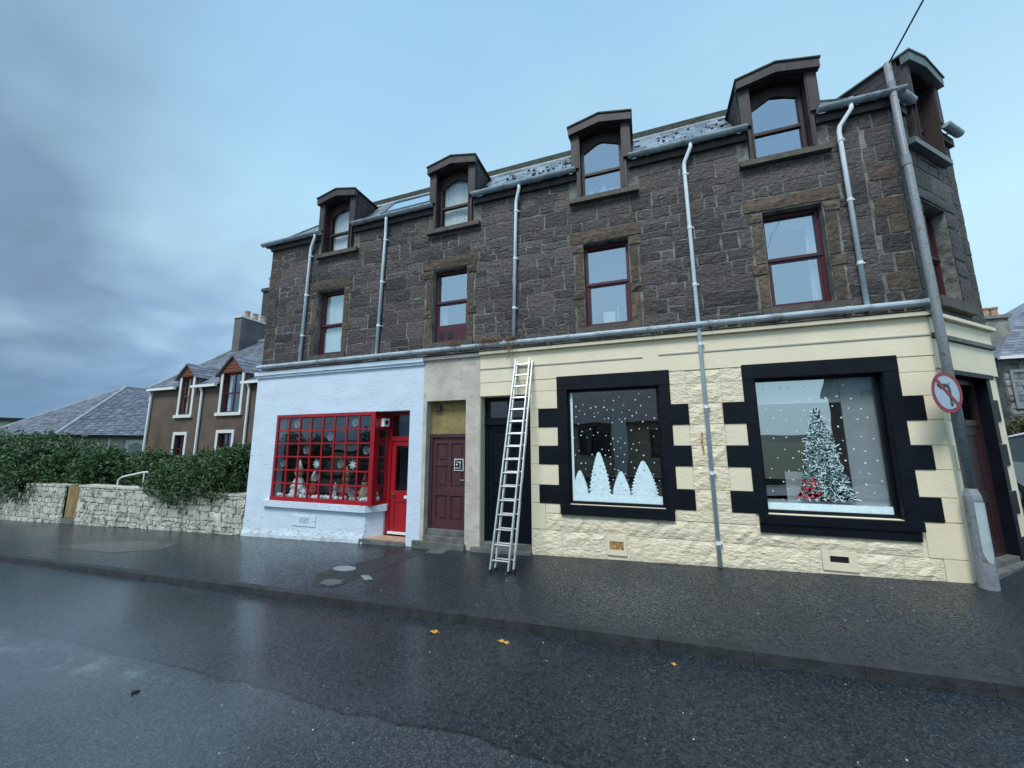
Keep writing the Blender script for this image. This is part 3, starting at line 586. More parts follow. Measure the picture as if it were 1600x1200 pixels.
# --- mansard roof
RZ = 9.25
e_a, e_b = Vector((-10.42, -.06, 7.93)), Vector((4.30, -.06, 7.93)); chx = CH(2.34, -.05, 7.93); e_c = Vector(chx)
r1, r2 = Vector((-8.0, 1.0, RZ)), Vector((2.55, 1.0, RZ)); r3 = Vector((4.2, 2.6, RZ))
mb = MB()
def dk(x, t): return (x, -.06 + 1.06 * t, 7.93 + 1.32 * t)
TD = .62
xa, xb = e_a.x + (r1.x - e_a.x) * TD, e_b.x + (r2.x - e_b.x) * TD
mb.add([dk(xa, TD), dk(xb, TD), r2, r1], [(0, 1, 2, 3)])
cutx = [None] + [x for c in DORM for x in (c - .60, c + .60)] + [None]
for i in range(0, len(cutx), 2):
    a, b = cutx[i], cutx[i + 1]
    mb.add([dk(a if a else e_a.x, 0), dk(b if b else e_b.x, 0), dk(b if b else xb, TD), dk(a if a else xa, TD)], [(0, 1, 2, 3)])

def ck(s_, t): p = Vector(CH(s_, -.05, 7.93)); q_ = r2.lerp(r3, s_ / 2.34); return p.lerp(q_, t)
for a, b in ((0, CHD - .6), (CHD + .6, 2.34)): mb.add([ck(a, 0), ck(b, 0), ck(b, 1), ck(a, 1)], [(0, 1, 2, 3)])
mb.add([ck(CHD - .6, .6), ck(CHD + .6, .6), ck(CHD + .6, 1), ck(CHD - .6, 1)], [(0, 1, 2, 3)])
mb.add([e_a, r1, (-8.0, 12, RZ), (-10.42, 13, 7.93)], [(0, 1, 2, 3)]); mb.add([r1, r2, r3, (4.2, 12, RZ), (-8, 12, RZ)], [(0, 1, 2, 3, 4)]); mb.add([e_c, (e_c.x, 13, 7.93), (4.2, 12, RZ), r3], [(0, 1, 2, 3)])
mb.add([(p.x, p.y, p.z - .05) for p in (e_a, e_b, e_c)] + [(e_c.x, 13, 7.88), (-10.42, 13, 7.88)], [(4, 3, 2, 1, 0)]) if False else None; mb.build('roof_deck', m_slate, B)
# slates laid on the front slope in overlapping courses
nsl = 0; sm = {}; sr = random.Random(3)
slope = Vector((0, 1.06, 1.32)).normalized(); nrm = Vector((0, -1.32, 1.06)).normalized()
slp = D.meshes.new('slate'); 
def slate_mesh(k):
    w, l, t = .111, .34, .012; j = [sr.uniform(-.006, .006) for _ in range(4)]
    me = D.meshes.new('slate'); v = []
    for s_, (x, y) in enumerate(((-w + j[0], 0 + j[1]), (w + j[2], 0 + j[3]), (w, l), (-w, l))):
        p = slope * y; v += [(x, p.y, p.z), (x, p.y + nrm.y * t, p.z + nrm.z * t)]
    me.from_pydata(v, [], [(1, 3, 5, 7), (0, 6, 4, 2), (0, 2, 3, 1), (2, 4, 5, 3), (4, 6, 7, 5), (6, 0, 1, 7)]); me.materials.append(m_slate)
    a = me.attributes.new('tint', 'FLOAT', 'FACE'); a.data.foreach_set('value', [k / 5] * 6); return me
sms = [slate_mesh(k) for k in range(6)]
restsl = MB(); cnt = 0
for row in range(7):
    s0 = row * .235
    for i in range(64):
        x = -10.2 + i * .232 + (.116 if row % 2 else 0)
        p = e_a + slope * s0; p = Vector((x, p.y, p.z)) + nrm * (.012 + sr.uniform(0, .006))
        lo = -10.35 + s0 * 1.45; hi = 4.2 - s0 * 1.05
        if x < lo or x > hi or any(abs(x - c) < .72 for c in DORM): continue
        if -6.55 < x < -4.85 and 1 < row < 5: continue
        if cnt < 280:
            o = D.objects.new('slate', sr.choice(sms)); o.parent = B; o.location = p - B.location; COL.objects.link(o); cnt += 1
            o.rotation_euler = (0, sr.uniform(-.01, .01), 0)
        else:
            w = .118; v = []
            for (dx, y) in ((-w, 0), (w, 0), (w, .34), (-w, .34)): q = p + slope * y; v += [(x + dx, q.y, q.z), (x + dx, q.y + nrm.y * .01, q.z + nrm.z * .01)]
            restsl.add(v, [(1, 3, 5, 7), (0, 2, 3, 1), (2, 4, 5, 3), (6, 0, 1, 7)], sr.random())
if restsl.v: restsl.build('upper_slates', m_slate, B, kind='stuff')
# moss lumps on the slates
mb = MB()
for k in range(60):
    x = sr.choice((sr.uniform(-2.9, -1.3), sr.uniform(.6, 1.9), sr.uniform(-2.3, -1.4))); s0 = sr.uniform(.45, 1.3); p = e_a + slope * s0 + nrm * .03; rr = sr.uniform(.012, .04)
    mb.lathe([(rr, 0), (rr * .8, rr * .6), (.002, rr)], (x, p.y, p.z), 6)
mb.build('moss', m_moss, B, kind='stuff')
mb = MB(); mb.add([(x, y, z) for x in (r1.x, r2.x) for y, z in ((.93, RZ - .02), (.93, RZ + .12), (1.15, RZ + .12), (1.15, RZ - .02))], [(0, 4, 5, 1), (1, 5, 6, 2), (0, 1, 2, 3), (7, 6, 5, 4)])
mb.build('ridge_capping', m_moss, B)
mb = MB(); mb.tube([(r2.x, 1, RZ + .03), (r3.x, r3.y, RZ + .03)], .07, 8); mb.tube([tuple(e_a), (r1.x, r1.y, RZ + .02)], .05, 6); mb.tube([tuple(e_b), (r2.x, 1, RZ + .02)], .05, 6); mb.build('hip_capping', m_moss, B)
mb = MB(); mb.add([(x, .88, RZ - .12) for x in (r1.x, r2.x)] + [(x, .93, RZ - .03) for x in (r2.x, r1.x)], [(0, 1, 2, 3)]); mb.build('lead_strip', m_lead, B)
# skylight
def on_slope(x, s_, h=0): p = e_a + slope * s_ + nrm * h; return (x, p.y, p.z)
sk = thing('skylight', None, None, on_slope(-5.7, .5, 0), parent=B)
mb = MB()
for (a, b, c_, d_) in ((-6.5, -4.9, .42, .49), (-6.5, -4.9, 1.25, 1.33), (-6.5, -6.42, .49, 1.25), (-4.98, -4.9, .49, 1.25)):
    v = [on_slope(x, y, h) for h in (.0, .07) for x, y in ((a, c_), (b, c_), (b, d_), (a, d_))]
    mb.add(v, [(4, 5, 6, 7), (0, 1, 5, 4), (1, 2, 6, 5), (2, 3, 7, 6), (3, 0, 4, 7)])
mb.build('frame', m_greyzinc, sk); mb = MB(); mb.add([on_slope(x, y, .05) for x, y in ((-6.42, .49), (-4.98, .49), (-4.98, 1.25), (-6.42, 1.25))], [(0, 1, 2, 3)]); mb.build('pane', glassmat('skylight_glass', .75), sk)
# --- eaves fascia, gutters
def gutter(F, a, b, z, d, r_, m=m_gutter, name='gutter', brk=.9, lab=None):
    g = MB(F); n = 9; v = []
    for u in (a, b):
        for k in range(n): t = PI + PI * k / (n - 1); v.append(F(u, d + r_ * math.cos(t), z + r_ * math.sin(t)))
        for k in range(n): t = 2 * PI - PI * k / (n - 1); v.append(F(u, d + (r_ - .006) * math.cos(t), z + (r_ - .006) * math.sin(t)))
    m2 = 2 * n
    fs = [(i, (i + 1) % m2, (i + 1) % m2 + m2, i + m2) for i in range(m2)]
    fs += [tuple(range(n))[::-1] if False else tuple(range(n - 1, -1, -1)), tuple(range(m2, m2 + n))]
    g.add(v, fs); G = g.build(name, m, B)
    u = a + .35
    while u < b - .1:
        k = MB(F); v = []; q = 9
        for uu in (u, u + .03):
            for i in range(q): t = PI + PI * i / (q - 1); v.append(F(uu, d + (r_ + .007) * math.cos(t), z + (r_ + .007) * math.sin(t)))
        k.add(v, [(i, i + 1, i + 1 + q, i + q) for i in range(q - 1)]); k.box(u, u + .03, d + r_, d + r_ + .05, z - .03, z + .004); k.build('bracket', m, G)
        u += brk
    return G
ug = [-10.45] + [x for c in DORM for x in (c - .54, c + .55)] + [4.42]
for i in range(0, len(ug), 2):
    gutter(MAIN, ug[i], ug[i + 1], 7.97, -.155, .075)
    MB().box(max(ug[i], -10.2), min(ug[i + 1], 4.25), -.07, .034, 7.76, 7.925).build('eaves_board', m_timber, B)
gutter(CH, -.1, CHD - .66, 7.97, -.155, .075); gutter(CH, CHD + .56, 2.30, 7.97, -.155, .075)
MB(CH).box(.02, CHD - .66, -.07, .034, 7.76, 7.925).build('eaves_board', m_timber, B); MB(CH).box(CHD + .66, 2.3, -.07, .034, 7.76, 7.925).build('eaves_board', m_timber, B)
mb = MB(); mb.tube([(-10.2, -.12, 4.235), (4.2, -.12, 4.235)], .055, 12)
lg = mb.build('lower_gutter', m_gutter, B, smooth=False)
for k in range(15): 
    mb = MB(); u = -9.8 + k * 1.0; mb.tube([(u, -.12, 4.235), (u + .05, -.12, 4.235)], .063, 12); mb.box(u + .01, u + .04, -.06, .0, 4.2, 4.25); mb.build('bracket', m_gutter, lg)
def downpipe(x0, x1, x2, z2, low=False):
    P = [(x0, -.155, 7.92), (x0, -.15, 7.82), (x0 + (x1 - x0) * .9, -.085, 7.58), (x1, -.075, 7.48), (x2, -.075, z2)]
    mb = MB(); mb.tube(P, .036, 12); dpp = mb.build('downpipe', m_pipe, B, smooth=True)
    z = 7.35
    while z > z2 + .1:
        t = (7.48 - z) / (7.48 - z2); x = x1 + (x2 - x1) * t
        mb = MB(); mb.tube([(x, -.075, z), (x, -.075, z - .05)], .043, 12); mb.box(x - .02, x + .07, -.07, .01, z - .035, z - .015); mb.build('pipe_bracket', m_pipe, dpp); z -= 1.15
downpipe(-8.42, -8.62, -8.70, 4.28); downpipe(-6.02, -6.08, -6.19, 4.28); downpipe(-2.40, -2.50, -2.58, 4.28); downpipe(3.68, 3.50, 3.51, 4.28)
downpipe(1.14, 1.01, 1.05, .05)
# --- ground floor walls
GZ = -.7
MB().wall(-10.3, -4.83, GZ, 4.09, 0, .30, [(-9.42, -5.19, -.9, 2.88)]).build('white_shop_wall', m_white, B)
mb = MB(); mb.prism([(-10.36, 4.00), (-4.832, 4.00), (-4.832, 4.105), (-10.36, 4.105)], -.075, -.001)
mb.box(-10.33, -4.832, -.045, -.001, 3.94, 4.00); mb.build('cornice', m_white, B)
# stained rough base of the white wall
mb = MB(); nn = 44
for lo, hi in ((-10.31, -6.34),):
    v = []
    for i in range(nn + 1):
        x = lo + (hi - lo) * i / nn; g = ground(x); v += [(x, -.035 - .02 * sr.random(), g - .1), (x, -.03 - .015 * sr.random(), g + .06 + .03 * sr.random()), (x, -.012, g + .14 + .07 * sr.random()), (x, -.0015, g + .2 + .06 * sr.random())]
    mb.add(v, [(4 * i + k, 4 * i + 4 + k, 4 * i + 5 + k, 4 * i + 1 + k) for i in range(nn) for k in range(3)])
mb.build('rough_base_render', m_whitebase, B)
# stallriser of the bay, splayed back to the door
RS = [(-9.42, 0.), (-6.33, 0.), (-6.07, .34), (-6.07, .40), (-9.42, .40)]
mb = MB(); mb.slab(RS, -.6, .505); mb.build('stallriser', m_white, B)
mb = MB(); mb.slab([(-9.60, -.001), (-9.60, -.075), (-6.28, -.075), (-5.99, .34), (-6.0, .40), (-9.42, .40)], .507, .66); mb.build('bay_sill', m_white, B)
sv = MB(); sv.wall(-8.56, -7.80, .08, .33, -.016, -.001, [(-8.32, -8.02, .14, .27)]); sv.build('vent_surround', m_white, B)
mb = MB(); mb.box(-8.318, -8.022, -.004, .0, .142, .268)
for k in range(5): mb.box(-8.31, -8.03, -.012, -.005, .15 + k * .024, .16 + k * .024)
mb.build('vent_grille', m_white, B)
# --- red bay window
bay = thing('bay_window', None, None, (-7.7, 0, .66), parent=B)
BX0, BX1, BZ0, BZ1 = -9.40, -6.14, .66, 2.85
BD = .02
mb = MB(); mb.box(BX0, BX1 - .0, -.03, .05, BZ0 + .001, BZ0 + .10); mb.build('bottom_rail', m_red, bay)
MB().box(BX0, BX1, -.0, .06, BZ1 - .05, BZ1 + .028).build('top_rail', m_red, bay)
MB().box(BX1 - .12, BX1, -.04, .09, BZ0 + .101, BZ1 + .027).build('corner_post', m_red, bay)
MB().box(BX0, BX0 + .06, 0, .06, BZ0 + .101, BZ1 - .051).build('side_post', m_red, bay)
gx0, gx1, gz0, gz1 = BX0 + .06, BX1 - .12, BZ0 + .10, BZ1 - .05
cw = (gx1 - gx0) / 8; chh = (gz1 - gz0) / 6
for i in range(1, 8): MB().box(gx0 + i * cw - .021, gx0 + i * cw + .021, .0, .045, gz0 + .001, gz1 - .001).build('glazing_bar', m_red, bay)
for j in range(1, 6): MB().box(gx0 + .001, gx1 - .001, -.006, .04, gz0 + j * chh - .018, gz0 + j * chh + .018).build('glazing_bar', m_red, bay)
for i in range(8):
    for j in range(6): MB().box(gx0 + i * cw + .022, gx0 + (i + 1) * cw - .022, .018, .023, gz0 + j * chh + .019, gz0 + (j + 1) * chh - .019).build('pane', m_glass_bay, bay)
SF = Frame((BX1, .09, 0), (.26, .966, 0), (-.966, .26, 0))    # side of the bay
for a, b in ((0, .035), (.27, .32)): MB(SF).box(a, b, 0, .06, BZ0 + .101, BZ1).build('side_post', m_red, bay)
MB(SF).box(0, .32, 0, .06, BZ0 + .001, BZ0 + .10).build('bottom_rail', m_red, bay)
MB(SF).box(0, .32, -.01, .05, 2.45, BZ1).build('side_panel', m_red, bay)
for j in range(6):
    z = gz0 + j * chh
    if j: MB(SF).box(.036, .269, .005, .05, z - .018, z + .018).build('glazing_bar', m_red, bay)
    if j < 5: MB(SF).box(.036, .269, .02, .025, z + .019, z + chh - .019).build('pane', m_glass_bay, bay)
MB(SF).box(.07, .23, -.11, -.011, 2.52, 2.72).build('alarm_box', m_intwhite, B)
mb = MB(SF); mb.v = []; v = [SF(.15 + .045 * math.cos(2 * PI * k / 16), -.112, 2.62 + .055 * math.sin(2 * PI * k / 16)) for k in range(16)]; v += [SF(.15 + .045 * math.cos(2 * PI * k / 16), -.122, 2.62 + .055 * math.sin(2 * PI * k / 16)) for k in range(16)]
mb.add(v, [tuple(range(16, 32))] + [(k, (k + 1) % 16, (k + 1) % 16 + 16, k + 16) for k in range(16)]); mb.build('alarm_dial', m_signblack, B)
# soffit above bay and lobby, lobby walls, shop interior
mb = MB(); mb.box(-9.42, -5.19, .301, 1.2, 2.882, 2.95); mb.build('shop_ceiling', m_int, B)
mb = MB(); mb.box(-9.42, -6.2, 1.6, 1.66, .0, 2.88); mb.box(-9.46, -9.421, .31, 1.6, .0, 2.88); mb.box(-6.2, -6.14, .9, 1.6, 0, 2.88); mb.box(-9.42, -6.2, .4, 1.6, .3, .66); mb.build('shop_back_wall', m_int, B)
# --- red door
rd = thing('red_shop_door', None, None, (-5.6, .42, .03), parent=B)
DY = .42
mb = MB(); mb.box(-6.07, -5.97, DY - .02, DY + .08, -.04, 2.87); mb.box(-5.26, -5.19, DY - .02, DY + .08, -.04, 2.87); mb.box(-5.97, -5.26, DY - .02, DY + .08, 2.17, 2.28); mb.box(-5.97, -5.26, DY - .02, DY + .08, 2.80, 2.87); mb.build('frame', m_red, rd)
MB().wall(-5.965, -5.265, .03, 2.165, DY + .005, DY + .05, [(-5.84, -5.38, .98, 2.05), (-5.84, -5.38, .16, .72)]).build('leaf', m_red, rd)
MB().box(-5.845, -5.375, DY + .02, DY + .035, .155, .725).build('lower_panel', m_red, rd)
MB().box(-5.839, -5.381, DY + .02, DY + .028, .981, 2.049).build('pane', m_glass_dk, rd); MB().box(-5.969, -5.261, DY + .02, DY + .028, 2.281, 2.799).build('pane', m_glass_dk, rd)
MB().box(-5.56, -5.33, DY - .012, DY + .004, .80, .87).build('letter_box', m_rail, rd)
mb = MB(); mb.tube([(-5.90, DY + .004, .90), (-5.90, DY - .04, .90), (-5.80, DY - .05, .895)], .011, 8); mb.box(-5.925, -5.875, DY - .004, DY + .004, .80, .97); mb.build('handle', m_brass, rd)
MB().box(-5.97, -5.26, DY - .05, DY + .004, -.02, .028).build('threshold', m_rail, rd)
mb = MB(); mb.box(-6.06, -5.19, .9, .95, -.05, 2.88); mb.build('lobby_back', m_int, B)
sp_ = thing('shop_step', None, None, (-5.7, .1, -.15), parent=B)
MB().slab([(-6.44, -.045), (-5.19, -.045), (-5.19, .37), (-6.08, .37), (-6.33, .02), (-6.44, .0)], -.45, -.075).build('step_base', m_steps, sp_)
for i in range(5):
    for j in range(2): 
        a = -6.10 + i * .182; MB().box(max(a + .003, -6.30), min(a + .179, -5.193), .0 + j * .18, .177 + j * .18, -.075, -.055).build('tile', m_tile, sp_)
MB().slab([(-6.34, -.02), (-6.105, -.02), (-6.105, .30)], -.075, -.056).build('tile', m_tile, sp_)
# --- beige section with maroon door
MB().wall(-4.829, -3.39, GZ, 4.09, 0, .30, [(-4.74, -3.735, -.9, 3.07)]).build('beige_wall', m_beige, B)
mb = MB(); mb.box(-4.829, -3.392, -.055, -.001, 4.03, 4.10); mb.build('cornice', m_beige, B)
md = thing('maroon_door', None, None, (-4.2, .2, .22), parent=B); DY = .19
mb = MB(); mb.box(-4.738, -4.66, DY - .02, DY + .08, .2, 2.30); mb.box(-3.79, -3.737, DY - .02, DY + .08, .2, 2.30); mb.box(-4.66, -3.79, DY - .03, DY + .08, 2.24, 2.32); mb.build('frame', m_maroon, md)
pn = [(-4.56, -4.27, 2.0 - .30, 2.10), (-4.18, -3.88, 1.70, 2.10), (-4.56, -4.27, 1.13, 1.60), (-4.18, -3.88, 1.13, 1.60), (-4.56, -4.27, .42, .95), (-4.18, -3.88, .42, .95)]
MB().wall(-4.657, -3.793, .235, 2.235, DY + .005, DY + .05, pn).build('leaf', m_maroon, md)
for a, b, c_, d_ in pn:
    mb = MB(); mb.box(a - .002, b + .002, DY + .028, DY + .045, c_ - .002, d_ + .002); mb.box(a + .05, b - .05, DY + .014, DY + .027, c_ + .05, d_ - .05); mb.build('panel', m_maroon, md)
mb = MB(); mb.tube([(-3.84, DY + .004, 1.30), (-3.84, DY - .035, 1.30), (-3.93, DY - .04, 1.30)], .009, 8); mb.build('handle', m_chrome, md)
sg = thing('door_notice', None, None, (-3.99, DY, 1.6), parent=B)
mb = MB(); mb.box(-4.10, -3.87, DY - .006, DY + .004, 1.50, 1.76); mb.build('plate', m_chip, sg)
mb = MB(); mb.box(-4.085, -3.885, DY - .009, DY - .0062, 1.517, 1.743); mb.build('black_face', m_signblack, sg)
def text(body, size, loc, m, parent, name='lettering', F=MAIN, ext=.0015):
    cu = D.curves.new(name, 'FONT'); cu.body = body; cu.size = size; cu.extrude = ext; cu.align_x = 'LEFT'
    o = D.objects.new(name, cu); COL.objects.link(o); dg_ = bpy.context.evaluated_depsgraph_get(); me = D.meshes.new_from_object(o.evaluated_get(dg_)); D.objects.remove(o)
    me.materials.append(m); o = D.objects.new(name, me); COL.objects.link(o); o.parent = parent; o.location = Vector(loc) - wloc(parent); o.rotation_euler = (PI / 2, 0, 0); return o
text('The', .062, (-4.07, DY - .0105, 1.675), m_chip, sg); text('title', .055, (-4.07, DY - .0105, 1.545), m_chip, sg)
mb = MB(); mb.prism([(-4.035 + .02 * math.cos(2 * PI * k / 14), 1.635 + .02 * math.sin(2 * PI * k / 14)) for k in range(14)], -.0125 + DY, -.0093 + DY)
mb.prism([(-3.955, 1.54), (-3.945, 1.54), (-3.945, 1.67), (-3.928, 1.67), (-3.95, 1.72), (-3.972, 1.67), (-3.955, 1.67)], -.0125 + DY, -.0093 + DY); mb.build('arrow_and_dot', m_chip, sg)
MB().box(-4.738, -3.737, DY + .01, DY + .06, 2.321, 3.069).build('khaki_panel', m_khaki, B)
MB().box(-4.60, -4.45, DY - .07, DY + .009, 2.86, 2.98).build('dark_wall_box', m_maroon, B)  # dark alarm-like box over the maroon door, no lamp in it
st = thing('door_steps', None, None, (-4.24, 0, -.15), parent=B)
mb = MB(); mb.box(-4.97, -3.70, -.09, .0 - .002, -.45, .005); mb.build('step', m_steps, st)
mb = MB(); mb.box(-4.738, -3.737, -.02, .30, .006, .11); mb.build('step', m_steps, st)
mb = MB(); mb.box(-4.738, -3.737, .10, .30, .112, .234); mb.build('step', m_steps, st)
# --- cream section
H = [(-3.38, -2.25, -.9, 3.115), (-1.47, .275, .93, 3.17), (1.83, 3.60, .93, 3.20)]
MB().wall(-3.388, 4.25, GZ, 4.04, .012, .32, H).build('cream_wall', m_cream, B)
mb = MB(); mb.box(-3.388, 4.26, -.012, .0115, 3.42, 4.04); mb.build('fascia', m_cream, B)
mb = MB(); mb.box(-3.388, 4.32, -.085, .32, 4.045, 4.105); mb.build('cornice', m_cream, B)
mb = MB(); mb.box(-3.388, .02, -.026, -.0125, 3.715, 3.738); mb.box(.31, 4.26, -.026, -.0125, 3.735, 3.758); mb.build('cable_trunking', m_greyrend, B)
MB().box(-3.388, -2.26, -.006, .0115, 3.12, 3.415).build('smooth_band', m_cream, B)
# chamfered corner, ground floor
CHH = [(.40, 1.80, -.9, 3.15)]
MB(CH).wall(.0, 2.28, GZ, 4.04, .012, .40, CHH).build('cream_wall', m_cream, B)
mb = MB(CH); mb.box(-.03, 2.36, -.085, .40, 4.045, 4.105); mb.build('cornice', m_cream, B)
mb = MB(CH); mb.box(0, 2.30, -.06, .0115, 3.70, 3.77); mb.build('grey_string_course', m_steps, B)
MB(CH).box(0.01, 2.29, -.02, .0115, 3.22, 3.69).build('fascia', m_cream, B); MB(CH).box(0.01, 2.29, -.02, .0115, 3.775, 4.04).build('fascia', m_cream, B)
MB(CH).box(.30, 1.95, -.05, .0115, 3.14, 3.215).build('door_lintel_board', m_black, B)
rows = [(.20, .55), (.55, .91), (.91, 1.28), (1.28, 1.685), (1.685, 2.05), (2.05, 2.425), (2.425, 2.80), (2.80, 3.14)]
def flatstone(F, a, b, c_, d_, m, proud=.0, name='quoin', g=.004):
    mb = MB(F); mb.box(a + g, b - g, -proud, .0118, c_ + g, d_ - g); return mb.build(name, m, B)
for i, (z0, z1) in enumerate(rows):
    flatstone(CH, 1.80, 1.95 if i % 2 else 2.12, z0, z1, m_black, .004); 
    flatstone(CH, .30 if i % 2 else .14, .40, z0, z1, m_black if False else m_cream, .002)
m_cdoor = mat('dark_maroon_corner_door', (.032, .012, .015), .45, bevel=.006)
# recessed porch and corner door
mb = MB(CH); mb.box(.34, .40, .40, 1.05, GZ, 3.15); mb.box(1.80, 1.86, .40, 1.05, GZ, 3.15); mb.box(.40, 1.80, .40, 1.05, 3.15, 3.2); mb.build('porch_lining', m_blackdoor, B)
MB(CH).wall(.34, .4001, GZ, 3.15, .0125, .399, []) 
cd = thing('corner_door', None, None, CH(1.1, .2, .3), parent=B)
MB(CH).wall(.412, 1.788, .27, 3.138, .14, .21, [(.50, 1.70, .32, 2.35), (.50, 1.70, 2.45, 3.05)]).build('frame', m_cdoor, cd)
MB(CH).wall(.505, 1.695, .32, 2.345, .16, .20, [(.65, 1.05, .5, 1.1), (1.15, 1.55, .5, 1.1), (.65, 1.05, 1.3, 2.2), (1.15, 1.55, 1.3, 2.2)]).build('leaf', m_cdoor, cd)
for a, b, c_, d_ in [(.65, 1.05, .5, 1.1), (1.15, 1.55, .5, 1.1), (.65, 1.05, 1.3, 2.2), (1.15, 1.55, 1.3, 2.2)]: MB(CH).box(a - .001, b + .001, .175, .195, c_ - .001, d_ + .001).build('panel', m_cdoor, cd)
MB(CH).box(.501, 1.699, .165, .173, 2.451, 3.049).build('pane', m_glass_dk, cd)
mb = MB(CH); mb.box(.62, .68, .148, .159, 1.2, 1.42); mb.tube([(.65, .15, 1.33), (.65, .09, 1.33), (.75, .08, 1.32)], .012, 8); mb.build('handle', m_brass, cd)
mb = MB(CH); mb.box(.30, 1.92, -.10, .011, -.2, .20); mb.build('step', m_steps, B); mb = MB(CH); mb.box(.401, 1.799, .0115, .95, -.2, .27); mb.build('step', m_steps, B)
# black margins with long and short quoins round the two display windows
def margin(ao, ai, bi, bo, al, bl, zt, zi, wdw):
    """ao/bo outer short edges, ai/bi opening edges, al/bl long quoin edges, zt top of lintel, zi top of opening"""
    MB().box(ao, bo, -.022, .0118, zi, zt).build('black_lintel', m_black, B)
    zs = [(.93, 1.28), (1.28, 1.685), (1.685, 2.045), (2.045, 2.425), (2.425, 2.80), (2.80, zi)]
    for i, (z0, z1) in enumerate(zs):
        L_ = i % 2 == 0
        flatstone(MAIN, al if L_ and i < 5 else ao, ai, z0, z1, m_black, .018 if L_ else .016, 'black_quoin', .0015)
        flatstone(MAIN, bi, bl if L_ and i < 5 else bo, z0, z1, m_black, .018 if L_ else .016, 'black_quoin', .0015)
margin(-1.67, -1.47, .275, .47, -2.07, .76, 3.45, 3.17, 0)
margin(1.655, 1.83, 3.60, 3.80, 1.31, 4.045, 3.45, 3.20, 1)
MB().box(-1.64, .41, -.06, .32, .74, .925).build('black_sill', m_black, B)
MB().box(1.70, 3.79, -.06, .32, .785, .925).build('black_sill', m_black, B); MB().box(1.70, 3.75, -.035, .011, .64, .784).build('black_sill', m_black, B)
# cream blocks: smooth next to the quoins, rock-faced in between
def rock(a, b, c_, d_, m, amp, r):
    mb = MB(); nu = max(2, int((b - a) / .10)); nz = max(2, int((d_ - c_) / .10)); g = .004; v = []
    for j in range(nz + 1):
        for i in range(nu + 1):
            e = i in (0, nu) or j in (0, nz)
            x = a + g + (b - a - 2 * g) * i / nu; z = c_ + g + (d_ - c_ - 2 * g) * j / nz
            v.append((x, .004 if e else .002 - amp * abs(mnoise.noise(Vector((x * 7, 3.3, z * 9)))) * 2.2 - .004, z))
    n = nu + 1; fs = [(j * n + i, j * n + i + 1, (j + 1) * n + i + 1, (j + 1) * n + i) for j in range(nz) for i in range(nu)]
    mb.add(v, fs); return mb.build('rock_faced_block', m, B)
def blocks(a, b, c_, d_, r, wmin=.45, wmax=.85):
    u = a
    while u < b - .02:
        w = r.uniform(wmin, wmax)
        if b - (u + w) < .3: w = b - u
        rock(u, u + w, c_, d_, m_rock, .016, r); u += w
br = random.Random(21)
for i, (z0, z1) in enumerate([(.93, 1.28), (1.28, 1.685), (1.685, 2.045), (2.045, 2.425), (2.425, 2.80), (2.80, 3.17), (3.17, 3.415)]):
    Lq = i % 2 == 0 and i < 5
    a, b = (.76 if Lq else .47), (1.31 if Lq else 1.655)
    if Lq: blocks(a, b, z0, z1, br)
    else:
        flatstone(MAIN, a, .75, z0, z1, m_rock if i > 4 else m_cream, .004, 'cream_block'); flatstone(MAIN, 1.32, b, z0, z1, m_rock if i > 4 else m_cream, .004, 'cream_block'); blocks(.75, 1.32, z0, z1, br)
    # left of the first window and right of the second: smooth blocks
    flatstone(MAIN, -2.245, -2.07 if Lq else -1.67, z0, min(z1, 3.415), m_cream, .004, 'cream_block'); flatstone(MAIN, 4.045 if Lq else 3.80, 4.25, z0, min(z1, 3.415), m_cream, .004, 'cream_block')
def low_row(z0f, z1f, x0, x1, skip):
    u = x0
    while u < x1 - .02:
        w = br.uniform(.5, .95)
        if x1 - (u + w) < .35: w = x1 - u
        z0, z1 = z0f(u), z1f(u)
        cuts = [(u, u + w)]
        for s0, s1 in skip:
            nc = []
            for p, q in cuts:
                if s1 <= p or s0 >= q: nc.append((p, q))
                else:
                    if s0 - p > .03: nc.append((p, s0))
                    if q - s1 > .03: nc.append((s1, q))
            cuts = nc
        for p, q in cuts: rock(p, q, z0, z1, m_rock, .018, br)
        u += w
low_row(lambda u: .42, lambda u: .735, -1.95, 1.70, []); low_row(lambda u: .42, lambda u: .635, 1.70, 3.75, [])
low_row(lambda u: ground(u) - .05, lambda u: .42, -2.24, 3.95, [(-.80, -.44), (2.50, 2.95)])
flatstone(MAIN, -2.245, -1.955, .425, .925, m_cream, .004, 'cream_block'); flatstone(MAIN, -1.95, -1.66, .74, .925, m_cream, .004, 'cream_block'); flatstone(MAIN, 3.80, 4.25, .42, .925, m_cream, .004, 'cream_block'); flatstone(MAIN, 3.955, 4.25, 0.0, .42, m_cream, .004, 'cream_block')
flatstone(MAIN, .43, 1.66, .74, .925, m_rock, .006, 'cream_block')
